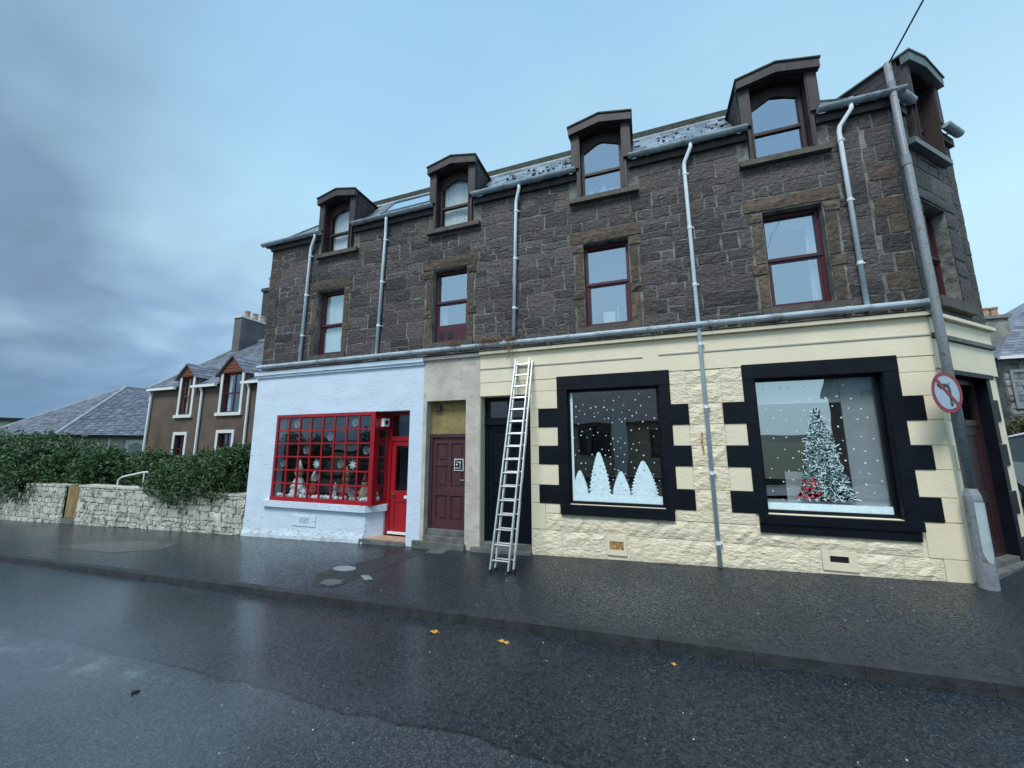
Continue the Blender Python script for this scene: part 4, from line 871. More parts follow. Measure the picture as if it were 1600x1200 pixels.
# ventilation openings
m_rust = mat('rusty_grille', (.45, .30, .14), .8, var=.4, vscale=20, dirt=((.30, .10, .03), 14, .5, .6))
mb = MB(); mb.wall(-.80, -.44, .06, .42, -.014, .0118, [(-.745, -.495, .155, .305)]); mb.build('vent_surround', m_cream, B)
mb = MB(); mb.box(-.744, -.496, -.002, .011, .156, .304)
for k in range(6):
    for j in range(4): mb.box(-.735 + k * .04, -.715 + k * .04, -.008, -.0022, .165 + j * .035, .187 + j * .035)
mb.build('vent_grille', m_rust, B)
mb = MB(); mb.wall(2.50, 2.95, .13, .42, -.010, .0118, [(2.60, 2.84, .25, .345)]); mb.build('vent_surround', m_cream, B)
MB().box(2.601, 2.839, .006, .0116, .251, .344).build('vent_opening', m_signblack, B)
mb = MB(); mb.add([(x, -.0195, z) for x, z in ((.93, 2.28), (.965, 2.26), (.95, 2.1), (.965, 1.95), (.945, 1.86), (.925, 2.0), (.915, 2.15))], [(0, 6, 5, 4, 3, 2, 1)]); mb.build('rust_stain', m_rust, B)
# --- black double door with steps
bd = thing('black_double_door', None, None, (-2.8, .3, .1), parent=B); DY = .24
mb = MB(); mb.wall(-3.379, -2.251, .05, 3.11, DY, DY + .08, [(-3.29, -2.34, .08, 2.50), (-3.26, -2.84, 2.66, 3.02), (-2.79, -2.37, 2.66, 3.02)]); mb.box(-3.36, -2.27, DY - .05, DY - .001, 2.50, 2.58); mb.build('frame', m_blackdoor, bd)
for a in (-3.26, -2.79): MB().box(a + .001, a + .419, DY + .03, DY + .038, 2.661, 3.019).build('pane', m_glass_shop, bd)
for a in (-3.288, -2.813):
    pp = [(a + .09, a + .38, .25, .95), (a + .09, a + .38, 1.1, 1.25), (a + .09, a + .38, 1.4, 2.36)]
    MB().wall(a, a + .471, .085, 2.495, DY + .02, DY + .06, pp).build('door_leaf', m_blackdoor, bd)
    for p, q, s_, t_ in pp: MB().box(p - .001, q + .001, DY + .04, DY + .055, s_ - .001, t_ + .001).build('panel', m_blackdoor, bd)
mb = MB(); mb.box(-3.55, -2.251, -.10, .011, -.4, -.012); mb.build('step', m_steps, B); MB().box(-3.379, -2.251, .0125, .32, -.4, .055).build('step', m_steps, B)
# --- display windows
def shopwin(a, b, z0, z1, dep, gm=None):
    w = thing('display_window', None, None, ((a + b) / 2, dep, z0), parent=B)
    MB().wall(a, b, z0, z1, dep, dep + .07, [(a + .045, b - .045, z0 + .05, z1 - .045)]).build('frame', m_black, w)
    MB().box(a + .046, b - .046, dep + .03, dep + .038, z0 + .051, z1 - .046).build('pane', gm or m_glass_shop, w); return w
for a, b, z0, z1 in ((-1.4695, .2745, .9305, 3.1695), (1.8305, 3.5995, .9305, 3.1995)):
    mb = MB(); mb.box(a, a + .006, -.012, .318, z0, z1); mb.box(b - .006, b, -.012, .318, z0, z1); mb.box(a + .0065, b - .0065, -.012, .318, z1 - .006, z1); mb.build('black_reveal', m_black, B)
mb = MB(CH); mb.box(.4005, .41, -.003, .398, -.2, 3.149); mb.box(1.79, 1.7995, -.003, .398, -.2, 3.149); mb.box(.4105, 1.7895, -.003, .398, 3.14, 3.1495); mb.build('black_reveal', m_black, B)
G1 = shopwin(-1.465, .27, .93, 3.165, .07); G2 = shopwin(1.835, 3.595, .93, 3.195, .13, glassmat('bright_display_glass', .44))
PD = .095      # paint sits just in front of glass 1
def ptree(cx, zb, h, hw, par, d, r, name='painted_tree'):
    n = 11; pts = []
    for s_ in (-1, 1):
        q = []
        for k in range(n):
            t = k / n; w = hw * (1 - t ** 1.5) ** .9 + .012; q += [(cx + s_ * w, zb + h * t), (cx + s_ * (w * .80), zb + h * (t + .55 / n))]
        pts.append(q)
    poly = pts[1] + [(cx, zb + h)] + pts[0][::-1]
    mb = MB(); v = [(x, d, z) for x, z in poly] + [(cx, d, zb + h * .3)]; m_ = len(poly)
    mb.add(v, [(i, (i + 1) % m_, m_) for i in range(m_)]); v2 = [(x, d + .002, z) for x, z in poly]; mb.build(name, m_frost, par)
for cx, h, hw in ((-1.27, .44, .155), (-.89, .80, .205), (-.49, .44, .165), (-.08, .64, .245)): ptree(cx, 1.13, h, hw, G1, PD, rng)
MB().box(-1.42, .225, PD - .0005, PD + .0005, .985, 1.128).build('painted_snow_and_bed_light', m_frost, G1)
MB().box(-1.42, -1.375, PD - .0005, PD + .0005, 1.13, 3.115).build('painted_edge', m_frost, G1)
def dots(a, b, c_, d_, dep, par, sp_=.125, avoid=None, rr=(.008, .015), pr_=.64):
    mb = MB(); z = c_; k = 0; q = random.Random(9)
    while z < d_:
        x = a + (sp_ / 2 if k % 2 else 0)
        while x < b:
            if q.random() < pr_:
                cx, cz = x + q.uniform(-.04, .04), z + q.uniform(-.04, .04); r_ = q.uniform(*rr)
                if a < cx < b and not (avoid and avoid(cx, cz)): mb.add([(cx + r_ * math.cos(t), dep, cz + r_ * math.sin(t)) for t in [2 * PI * i / 8 for i in range(8)]], [tuple(range(8))])
            x += sp_
        z += sp_ * .9; k += 1
    mb.build('painted_snow_dots', m_snow, par, kind='stuff')
dots(-1.38, .2, 1.25, 3.1, PD, G1, .135)
PD2 = .155
MB().box(1.882, 3.548, PD2 - .0005, PD2 + .0005, .985, 1.10).build('painted_snow_and_bed_light', m_frost, G2)  # white strip added on the glass to brighten the dimly lit display bed
dots(1.92, 3.5, 1.12, 3.1, PD2, G2, .19, lambda x, z: 2.3 < x < 3.1 and z < 2.7 and abs(x - 2.72) < .40 * (2.75 - z) / 1.6, pr_=.9)
# painted christmas tree: dark green ground with curling white and red strokes
m_green = mat('dark_green_window_paint', (.012, .035, .03), .6); m_tealpaint = mat('teal_grey_window_paint', (.20, .33, .34), .7); m_redpaint = mat('red_window_paint', (.40, .02, .04), .6)
ct = thing('painted_christmas_tree', None, None, (2.72, PD2, 1.1), parent=G2)
def ctw(z): t = (z - 1.17) / 1.53; return .36 * (1 - t) ** .85 + .02
mb = MB(); zs_ = [1.17 + 1.25 * i / 14 for i in range(15)]; q = random.Random(4)
v = [(2.72 - ctw(z) * q.uniform(.92, 1.06), PD2 + .001, z) for z in zs_] + [(2.72 + ctw(z) * q.uniform(.92, 1.06), PD2 + .001, z) for z in zs_]
mb.add(v, [(i, 15 + i, 16 + i, i + 1) for i in range(14)]); mb.build('green_ground', m_green, ct)
def strokes(n, zlo, zhi, m, seed, name, xr=(-1, 1), wd=(.006, .011), dd=0.):
    q = random.Random(seed); mb = MB()
    for k in range(n):
        t = q.random() ** 1.35; z = zlo + (zhi - zlo) * t; w = ctw(z); x = 2.72 + w * q.uniform(*xr) * .93; a = q.uniform(-.9, .9) + (PI if q.random() < .5 else 0); l = q.uniform(.05, .12) * (.55 + .45 * (1 - t)); cur = q.uniform(-2.2, 2.2); hw = q.uniform(*wd)
        v = []
        for i in range(6):
            s_ = i / 5; wv = hw * math.sin(PI * (.15 + .7 * s_)); aa = a + cur * s_
            v += [(x - wv * math.sin(aa), PD2 - .001 - dd, z + wv * math.cos(aa)), (x + wv * math.sin(aa), PD2 - .001 - dd, z - wv * math.cos(aa))]; x += l / 5 * math.cos(aa); z += l / 5 * math.sin(aa)
        mb.add(v, [(2 * i, 2 * i + 2, 2 * i + 3, 2 * i + 1) for i in range(5)])
    mb.build(name, m, ct, kind='stuff')
strokes(330, 1.18, 2.68, m_frost, 1, 'white_strokes'); strokes(300, 1.18, 2.6, m_tealpaint, 12, 'teal_strokes'); strokes(30, 1.18, 1.5, m_redpaint, 2, 'red_strokes', (-1, -.35), (.012, .02), .001)
strokes(120, 1.9, 2.6, m_frost, 6, 'white_strokes', wd=(.005, .009))
# inside the second window: white display bed, side wall, back boards
mb = MB(); mb.box(1.85, 3.58, .21, .62, .985, 1.10); mb.build('display_bed', m_intwhite, G2)
mb = MB(); mb.box(3.12, 3.61, .26, .29, 1.1, 3.19); mb.box(1.86, 3.11, .26, .29, 2.76, 3.19); mb.build('white_reveal', m_intwhite, G2)
mb = MB(); mb.box(2.22, 2.62, .30, .32, 1.10, 1.60); mb.build('white_board', m_intwhite, G2)
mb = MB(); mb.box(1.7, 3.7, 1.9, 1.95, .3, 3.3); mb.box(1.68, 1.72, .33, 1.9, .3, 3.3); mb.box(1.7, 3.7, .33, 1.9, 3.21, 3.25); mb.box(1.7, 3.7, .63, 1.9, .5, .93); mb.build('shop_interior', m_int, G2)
m_fairy = D.materials.new('warm_fairy_light'); m_fairy.use_nodes = True; b_ = m_fairy.node_tree.nodes['Principled BSDF']; b_.inputs['Base Color'].default_value = (1, .8, .5, 1); b_.inputs['Emission Color'].default_value = (1, .75, .42, 1); b_.inputs['Emission Strength'].default_value = 3
for x, z in ((3.02, 2.13), (3.05, 2.17), (3.11, 2.145)):
    mb = MB(); mb.lathe([(.004, -.012), (.013, 0), (.004, .012)], (x, 1.0, z), 8); mb.build('small_lamp', m_fairy, G2)
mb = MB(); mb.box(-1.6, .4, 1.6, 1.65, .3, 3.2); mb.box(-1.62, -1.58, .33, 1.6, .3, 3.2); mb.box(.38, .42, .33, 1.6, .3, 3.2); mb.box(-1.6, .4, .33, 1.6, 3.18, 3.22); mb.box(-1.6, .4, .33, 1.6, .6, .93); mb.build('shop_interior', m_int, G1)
# --- dry weeds in the lower gutter
def weed(x, w, n, hang, lab):
    mb = MB(); q = random.Random(int(x * 100))
    for k in range(n):
        a = q.uniform(-w, w); h = q.uniform(.03, .13); p = [(x + a, -.12, 4.27), (x + a + q.uniform(-.05, .05), -.13 - q.uniform(0, .06), 4.27 + h), (x + a + q.uniform(-.1, .1), -.16 - q.uniform(0, .08), 4.27 + h * q.uniform(.2, 1.1) - (hang * q.random() if k % 2 else 0))]
        mb.tube(p, .0035, 4, cap=False)
    mb.build('dry_weed', m_deadweed, label=lab, cat='weed', group='dead weeds in the lower gutter', at=(x, -.12, 4.25))
weed(-3.98, .14, 60, .05, 'dead weed tuft in the lower gutter below the window with vent holes'); weed(-3.10, .26, 130, .12, 'widest dead weed clump in the gutter over the black door')
weed(-2.62, .10, 60, .45, 'dead weed hanging from the gutter at the foot of the downpipe by the ladder top')

# ------------------------------------------------------------------ things in the red bay window
def cell(i, j): return gx0 + (i + .5) * cw, gz0 + (j + .5) * chh     # j counted from below
def ring(i, j, k, lab):
    x, z = cell(i, j); mb = MB()
    for r_, t_ in ((.085, .014), (.052, .011)):
        v = []; n = 20
        for a in range(n):
            for b in range(6): th = 2 * PI * a / n; ph = 2 * PI * b / 6; v.append((x + (r_ + t_ * math.cos(ph)) * math.cos(th), .075 + .6 * t_ * math.sin(ph), z + (r_ + t_ * math.cos(ph)) * math.sin(th) * 1.1))
        mb.add(v, [(a * 6 + b, ((a + 1) % n) * 6 + b, ((a + 1) % n) * 6 + (b + 1) % 6, a * 6 + (b + 1) % 6) for a in range(n) for b in range(6)])
    mb.prism([(x + .022 * math.cos(2 * PI * a / 10), z + .024 * math.sin(2 * PI * a / 10)) for a in range(10)], .068, .082)
    mb.prism([(x - .002, z + .09), (x + .002, z + .09), (x + .002, z + chh / 2), (x - .002, z + chh / 2)], .073, .077)
    mb.build('hanging_ring', m_ring, label=lab, cat='ornament', group='ring ornaments behind the bay panes', at=(x, .075, z))
word = ['bottom', 'second lowest', 'third lowest', 'third highest', 'second highest', 'top']; cwrd = ['first', 'second', 'third', 'fourth', 'fifth', 'sixth', 'seventh', 'last']
for i, j in ((1, 5), (6, 5), (4, 4), (2, 3), (7, 3), (0, 2), (5, 2), (3, 1), (6, 0)):
    ring(i, j, 0, 'grey ring in the %s row of bay panes, %s pane from the left' % (word[j], cwrd[i]))
def flake(i, j, lab, R_=.125, n=8, dz=0):
    x, z = cell(i, j); z += dz; poly = []
    for k in range(n):
        for rr, aa in ((.35, -.42), (.8, -.22), (1, 0), (.8, .22)): t = 2 * PI * (k + aa * .8) / n; poly.append((x + R_ * rr * math.cos(t + .2), z + R_ * rr * 1.1 * math.sin(t + .2)))
    mb = MB(); m_ = len(poly); v = [(a, .070, b) for a, b in poly] + [(a, .078, b) for a, b in poly] + [(x, .066, z), (x, .08, z)]
    mb.add(v, [(i_, (i_ + 1) % m_, 2 * m_) for i_ in range(m_)] + [(i_ + m_, 2 * m_ + 1, (i_ + 1) % m_ + m_) for i_ in range(m_)] + [(i_, i_ + m_, (i_ + 1) % m_ + m_, (i_ + 1) % m_) for i_ in range(m_)])
    mb.build('snowflake_decoration', m_snow, label=lab, cat='snowflake', group='snowflakes behind the bay panes', at=(x, .074, z))
flake(3, 2, 'white feathery snowflake in the fourth pane of the bay, third row from below', n=10); flake(6, 2, 'white eight pointed snowflake in the seventh pane of the red bay'); flake(2, 0, 'white snowflake standing in wadding in the bottom row, third pane', .13, dz=-.0)
mb = MB(); q = random.Random(8)
for i in range(8):
    for k in range(9):
        x = gx0 + (i + q.uniform(.1, .9)) * cw; r_ = q.uniform(.03, .06); mb.lathe([(r_ * .7, -.03), (r_, .01), (r_ * .8, .035), (.004, .06)], (x, .10 + q.uniform(0, .08), gz0 - .005 + q.uniform(0, .03)), 7)
for k in range(8): mb.lathe([(.03, -.03), (.045, .01), (.003, .09 * q.uniform(.5, 1.2))], (-6.20 - q.uniform(0, .06), .12 + q.random() * .2, gz0), 7)
mb.build('fake_snow', m_snow, kind='stuff', label='white wadding snow along the foot of the red bay window')
def figure(x, y, z, h, m, m2, lab, name='toy_figure'):
    t = thing(name, lab, 'toy', (x, y, z)); mb = MB(); mb.lathe([(h * .22, 0), (h * .2, h * .25), (h * .12, h * .55), (h * .06, h * .62)], (x, y, z), 12); mb.build('body', m, t, smooth=True)
    mb = MB(); mb.lathe([(h * .03, h * .6), (h * .11, h * .66), (h * .12, h * .74), (h * .07, h * .83)], (x, y, z), 12); mb.build('head', m_toytan, t, smooth=True)
    mb = MB(); mb.lathe([(h * .13, h * .78), (h * .08, h * .9), (.003, h * 1.1)], (x + .0, y, z), 12); mb.build('hat', m2, t, smooth=True)
    mb = MB(); mb.tube([(x - h * .1, y - .02, z + h * .5), (x - h * .2, y - .06, z + h * .33)], h * .04, 7); mb.tube([(x + h * .1, y - .02, z + h * .5), (x + h * .2, y - .06, z + h * .33)], h * .04, 7); mb.build('arms', m, t)
figure(cell(1, 0)[0], .26, .66, .95, m_intwhite, m_snow, 'tall white toy figure in the second pane column of the red bay'); figure(cell(2, 0)[0] + .05, .35, .66, .72, m_toyred, m_intwhite, 'red toy figure with white hat behind the third pane column')
figure(cell(5, 0)[0], .30, .66, .80, m_toyred, m_toytan, 'red toy figure with tan hat behind the sixth pane column'); figure(cell(6, 0)[0] + .15, .36, .66, .66, m_toytan, m_toyred, 'tan toy figure with red hat behind the seventh pane column')
figure(cell(7, 0)[0], .42, .66, .62, m_toyred, m_toyred, 'all red toy figure at the right end of the bay display'); figure(cell(4, 0)[0] - .05, .40, .66, .42, m_greyrend, m_intwhite, 'small grey toy figure low in the middle of the bay')
t = thing('display_shelf', 'dark shelf board across the shop window behind the toys', 'shelf', (-7.8, .75, 1.6)); MB().box(-9.3, -6.3, .6, .9, 1.58, 1.61).build('board', m_timber2, t)
for x in (-9.2, -7.8, -6.4): MB().box(x, x + .04, .62, .88, .66, 1.579).build('upright', m_timber2, t)

# ------------------------------------------------------------------ ladder
LD = thing('extension_ladder', 'two section aluminium extension ladder leaning over the black door', 'ladder', (-2.46, -1.14, -.09))
def lad(a0, a1, b0, b1, off, zt, zb, name):
    bot = Vector((0, -1.14 + off, zb)); top = Vector((0, -.06 + off * .35 - .02, zt))
    T = top - bot; n = T.normalized()
    s = thing('ladder_section', None, None, (a0, -1.1, zb), parent=LD)
    for x0, x1 in ((a0, b0), (a1, b1)):
        mb = MB(); mb.F = Frame()
        p, q = Vector((x0, bot.y, bot.z)), Vector((x1, top.y, top.z)); t = (q - p).normalized(); u = Vector((1, 0, 0)); w = t.cross(u).normalized(); v = []
        for c_ in (p, q):
            for du, dw in ((-.0125, -.032), (.0125, -.032), (.0125, .032), (-.0125, .032)): v.append(c_ + u * du + w * dw)
        mb.add(v, [(0, 1, 2, 3), (7, 6, 5, 4), (0, 4, 5, 1), (1, 5, 6, 2), (2, 6, 7, 3), (3, 7, 4, 0)]); mb.build('stile', m_alu, s)
        mb = MB(); mb.box(x0 - .017, x0 + .017, bot.y - .036, bot.y + .036, bot.z - .012, bot.z + .06); mb.build('foot', m_aludark, s)
    L_ = T.length; k = 0; d = .20
    while d < L_ - .03:
        f = d / L_; c_ = bot + T * f; xa = a0 + (b0 - a0) * f; xb = a1 + (b1 - a1) * f
        mb = MB(); mb.tube([(xa + .0127, c_.y, c_.z), (xb - .0127, c_.y, c_.z)], .014, 8); mb.build('rung', m_alu, s); d += .252
    return s
lad(-2.665, -2.335, -2.525, -2.215, 0, 3.86, -.10, 'front'); lad(-2.60, -2.262, -2.50, -2.165, .075, 3.82, -.085, 'rear')
for x in (-2.53, -2.21): mb = MB(); mb.box(x - .02, x + .02, -.13, -.04, 3.50, 3.57); mb.build('guide_bracket', m_aludark, LD); 
# ------------------------------------------------------------------ post, sign, wire
PX, PY = 4.30, -.16; gz = ground(PX, PY)
LP = thing('lamp_post', 'tall grey steel post with flared base at the corner of the cream shop', 'post', (PX, PY, gz))
mb = MB(); mb.lathe([(.102, gz - .1), (.100, gz + .25), (.094, gz + .5), (.094, 1.30), (.090, 1.34), (.062, 1.44)], (PX, PY, 0), 20); mb.build('base_column', m_pole, LP, smooth=False)
mb = MB(); mb.tube([(PX, PY, 1.43), (PX - .01, PY, 4), (PX - .03, PY, 6.7), (PX - .035, PY, 6.72), (PX - .05, PY, 8.5)], [.060, .058, .056, .050, .047], 16); mb.build('shaft', m_pole, LP, smooth=True)
mb = MB(); mb.tube([(PX - .035, PY, 6.55), (PX - .035, PY, 6.72)], .062, 16); mb.build('collar', m_pole, LP); mb = MB(); mb.tube([(PX - .045, PY, 7.95), (PX - .045, PY, 8.12)], .052, 14); mb.build('collar', m_pole, LP)
mb = MB(); v = []; F2 = Frame((PX, PY, 0)); n = 8; aa = [math.radians(-118 + 80 * k / n) for k in range(n + 1)]
zc = lambda t: .50 + .10 * (1 - abs(2 * t - 1) ** 2.2) * -1
for k, a in enumerate(aa):
    t = k / n; lo = .46 + .14 * abs(2 * t - 1) ** 2.5
    for rr in (.0945, .102): v += [(PX + rr * math.cos(a), PY + rr * math.sin(a), lo), (PX + rr * math.cos(a), PY + rr * math.sin(a), 1.26)]
fs = []
for k in range(n): o = 4 * k; fs += [(o + 2, o + 6, o + 7, o + 3), (o, o + 2, o + 3, o + 1) if k == 0 else (o + 3, o + 7, o + 5, o + 1), (o, o + 4, o + 6, o + 2), (o + 3, o + 7, o + 5, o + 1)]
mb.add(v, fs); mb.build('access_door', m_hatch, LP)
mb = MB(); mb.tube([(PX - .03, PY + .09, 4.3), (PX - .05, PY + .09, 6.9)], .012, 6); mb.build('conduit', m_pole, LP)
SG = Frame((4.12, -.37, 2.80), (math.cos(math.radians(-32)), -math.sin(math.radians(-32)), 0), (math.sin(math.radians(-32)), math.cos(math.radians(-32)), 0))
TS = thing('traffic_sign', 'round red ringed no left turn sign on the grey post', 'sign', (4.12, -.37, 2.5))
circ = lambda r_, n=40, s=0: [(r_ * math.cos(2 * PI * k / n), r_ * math.sin(2 * PI * k / n)) for k in range(n)]
mb = MB(SG); mb.prism(circ(.30), 0, .006); mb.build('back_plate', m_signwhite, TS)
mb = MB(SG); c1, c2 = circ(.30), circ(.243); v = [SG(a, -.002, b) for a, b in c1] + [SG(a, -.002, b) for a, b in c2]
mb.add(v, [(i, (i + 1) % 40, (i + 1) % 40 + 40, i + 40) for i in range(40)]); mb.build('red_ring', m_signred, TS)
mb = MB(SG)
arc = [(.055, -.20), (.055, .03), (.045, .075), (.01, .10), (-.10, .10)]
for (x0, z0), (x1, z1) in zip(arc[:-1], arc[1:]):
    l = math.hypot(x1 - x0, z1 - z0); nx, nz = -(z1 - z0) / l * .024, (x1 - x0) / l * .024
    mb.add([SG(x0 + nx, -.0035, z0 + nz), SG(x0 - nx, -.0035, z0 - nz), SG(x1 - nx, -.0035, z1 - nz), SG(x1 + nx, -.0035, z1 + nz)], [(0, 1, 2, 3)])
mb.add([SG(a, -.0036, b) for a, b in ((-.10, .165), (-.19, .10), (-.10, .035))], [(0, 1, 2)]); mb.build('arrow', m_signblack, TS)
mb = MB(SG); a = math.radians(-45); hx, hz = .26 * math.cos(a), .26 * math.sin(a); nx, nz = -math.sin(a) * .026, math.cos(a) * .026
mb.add([SG(-hx + nx, -.005, -hz + nz), SG(-hx - nx, -.005, -hz - nz), SG(hx - nx, -.005, hz - nz), SG(hx + nx, -.005, hz + nz)], [(0, 1, 2, 3)]); mb.build('slash', m_signred, TS)
mb = MB(); mb.tube([(PX, PY, 2.93), (4.16, -.35, 2.93)], .012, 8); mb.tube([(PX, PY, 2.66), (4.16, -.35, 2.66)], .012, 8); mb.tube([(PX, PY, 2.9), (PX, PY, 2.96)], .063, 14); mb.tube([(PX, PY, 2.63), (PX, PY, 2.69)], .063, 14); mb.build('clamp', m_pole, TS)
mb = MB(); P0 = Vector((4.24, -.16, 8.45)); P1 = Vector((3.75, -2, 7.82)); P2 = Vector((2.60, -6.5, 6.22)); P3 = Vector((.6, -13, 4.6))
mb.tube([tuple(P0), (4.02, -1.0, 8.19), tuple(P1)], .014, 8)
mb.tube([tuple(P1), tuple(P2), tuple(P3)], .014, 8) if False else None

# cable: straight run from the post head across the street (towards the observer's side, high up)
Pa = Vector((4.25, -.16, 8.45)); Pb = Vector((5.4, -6.0, 11.3))
mb = MB(); mb.tube([tuple(Pa), tuple(Pa.lerp(Pb, .5)), tuple(Pb), (8.5, -20, 15.0)], .013, 8)
mb.build('overhead_cable', m_cable, label='dark cable rising from the top of the corner post into the sky', cat='cable', at=tuple(Pa))

# ------------------------------------------------------------------ foliage helper
def leaves(name, m, blobs, n, size, parent=None, seed=1, shell=.35, droop=.3, **k):
    q = np.random.default_rng(seed); V = []; Fc = []; T = []
    vol = np.array([b[3] * b[4] * b[5] for b in blobs]) ** .67; cnt_ = (vol / vol.sum() * n).astype(int)
    for (cx_, cy_, cz_, rx, ry, rz_), c_ in zip(blobs, cnt_):
        d = q.normal(size=(c_, 3)); d /= np.linalg.norm(d, axis=1)[:, None]
        lump = 1 + .16 * np.sin(d[:, 0] * 7 + cx_) * np.cos(d[:, 2] * 8 + cy_) + .10 * np.sin(d[:, 1] * 15 + d[:, 0] * 11)
        rad = (1 - shell * q.random(c_) ** 1.6) * lump
        p = d * rad[:, None] * np.array([rx, ry, rz_]) + np.array([cx_, cy_, cz_])
        a = q.normal(size=(c_, 3)) + d * .9; a /= np.linalg.norm(a, axis=1)[:, None]
        b = np.cross(a, q.normal(size=(c_, 3))); b /= np.linalg.norm(b, axis=1)[:, None]
        s = size * q.uniform(.6, 1.3, c_)[:, None]
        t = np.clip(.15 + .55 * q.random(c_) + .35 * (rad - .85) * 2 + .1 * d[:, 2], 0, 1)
        for arr in (p - a * s, p + b * s * .42, p + a * s, p - b * s * .42): V.append(arr)
        T.append(t)
    n0 = [len(V[i]) for i in range(0, len(V), 4)]; verts = []; faces = []; o = 0
    for i, c_ in enumerate(n0):
        blk = np.stack(V[4 * i:4 * i + 4], 1).reshape(-1, 3); verts.append(blk); faces.append(np.arange(o, o + 4 * c_).reshape(-1, 4)); o += 4 * c_
    verts = np.concatenate(verts); faces = np.concatenate(faces); T = np.concatenate(T)
    off = np.array(wloc(parent)) if parent else np.zeros(3)
    me = D.meshes.new(name); me.vertices.add(len(verts)); me.vertices.foreach_set('co', (verts - off).ravel()); me.loops.add(len(faces) * 4); me.loops.foreach_set('vertex_index', faces.ravel())
    me.polygons.add(len(faces)); me.polygons.foreach_set('loop_start', np.arange(0, len(faces) * 4, 4)); me.polygons.foreach_set('loop_total', np.full(len(faces), 4)); me.update()
    at = me.attributes.new('tint', 'FLOAT', 'FACE'); at.data.foreach_set('value', T.astype(np.float32)); me.materials.append(m)
    o = D.objects.new(name, me); COL.objects.link(o); o.parent = parent; return o
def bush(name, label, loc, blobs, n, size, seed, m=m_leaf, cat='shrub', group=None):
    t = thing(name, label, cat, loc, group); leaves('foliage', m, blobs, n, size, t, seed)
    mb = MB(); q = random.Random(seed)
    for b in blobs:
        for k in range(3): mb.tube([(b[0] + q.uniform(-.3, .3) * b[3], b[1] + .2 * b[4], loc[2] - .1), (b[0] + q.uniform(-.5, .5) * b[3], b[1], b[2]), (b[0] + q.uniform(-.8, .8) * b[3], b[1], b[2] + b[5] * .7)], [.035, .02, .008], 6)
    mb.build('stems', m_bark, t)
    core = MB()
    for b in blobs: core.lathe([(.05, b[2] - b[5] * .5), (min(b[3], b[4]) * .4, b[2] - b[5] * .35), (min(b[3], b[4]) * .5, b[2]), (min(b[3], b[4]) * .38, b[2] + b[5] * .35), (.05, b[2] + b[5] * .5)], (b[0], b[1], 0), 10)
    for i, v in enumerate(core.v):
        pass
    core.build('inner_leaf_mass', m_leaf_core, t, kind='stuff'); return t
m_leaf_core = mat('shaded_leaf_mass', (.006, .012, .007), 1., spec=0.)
HZ = lambda x: ground(x)
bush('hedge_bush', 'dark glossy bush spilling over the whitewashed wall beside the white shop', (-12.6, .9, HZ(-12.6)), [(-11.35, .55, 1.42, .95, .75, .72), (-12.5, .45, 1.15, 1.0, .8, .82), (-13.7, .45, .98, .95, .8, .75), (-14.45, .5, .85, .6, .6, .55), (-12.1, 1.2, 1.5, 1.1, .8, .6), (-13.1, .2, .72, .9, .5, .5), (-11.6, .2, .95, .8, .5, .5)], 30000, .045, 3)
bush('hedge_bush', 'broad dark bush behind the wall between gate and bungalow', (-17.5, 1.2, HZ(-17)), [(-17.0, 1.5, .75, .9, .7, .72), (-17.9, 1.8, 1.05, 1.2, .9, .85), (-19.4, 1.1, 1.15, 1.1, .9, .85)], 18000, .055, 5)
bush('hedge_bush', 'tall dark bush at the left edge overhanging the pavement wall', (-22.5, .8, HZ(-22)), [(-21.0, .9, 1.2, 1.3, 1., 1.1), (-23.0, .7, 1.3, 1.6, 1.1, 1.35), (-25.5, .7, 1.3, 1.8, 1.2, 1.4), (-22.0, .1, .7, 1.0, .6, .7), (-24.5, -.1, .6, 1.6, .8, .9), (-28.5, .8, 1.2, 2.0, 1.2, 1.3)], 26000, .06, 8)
# ------------------------------------------------------------------ whitewashed boundary wall
BW = thing('boundary_wall', 'low flaking whitewashed rubble wall beside the pavement at left', 'wall', (-15, .15, HZ(-15)))
def wall_top(x): return .74 if x > -15.5 else .70
for a, b in ((-18.30, -10.32), (-30.5, -19.15)):
    mb = MB(); n = 24; pts = [a + (b - a) * i / n for i in range(n + 1)]
    for i in range(n):
        x0, x1 = pts[i], pts[i + 1]; zt = wall_top(x0) - .03; z0_, z1_ = HZ(x0) - .2, HZ(x1) - .2
        mb.add([(x0, .03, z0_), (x1, .03, z1_), (x1, .03, zt), (x0, .03, zt), (x0, .36, z0_), (x1, .36, z1_), (x1, .36, zt), (x0, .36, zt)], [(0, 1, 2, 3), (3, 2, 6, 7), (5, 4, 7, 6)])
    mb.build('wall_core', m_whitewash, BW)
    mb = MB(); mb.box(a, b, -.02, .40, .70, .76) if b > -12 else mb.box(a, b, -.02, .40, .66, .72); mb.build('coping', m_whitewash, BW)
    wr = random.Random(int(a)); x = a; 
    z = -.95
    while z < .68:
        h = wr.uniform(.12, .27); h = min(h, .69 - z); x = a + wr.uniform(0, .1)
        if h < .05: break
        while x < b - .05:
            w = min(wr.uniform(.14, .55), b - x)
            if z + h > HZ(x) + .02 and w > .08:
                mb = MB(); stone_mesh(mb, MAIN, x, x + w, max(z, HZ(x) - .04), z + h, wr.uniform(.004, .022), wr, .25 + .5 * wr.random(), g=.012, jit=.026)
                if x > -18.4: mb.build('stone', m_whitewash, BW)
                elif x > -24: mb.build('stone', m_whitewash, BW)
            x += w
        z += h
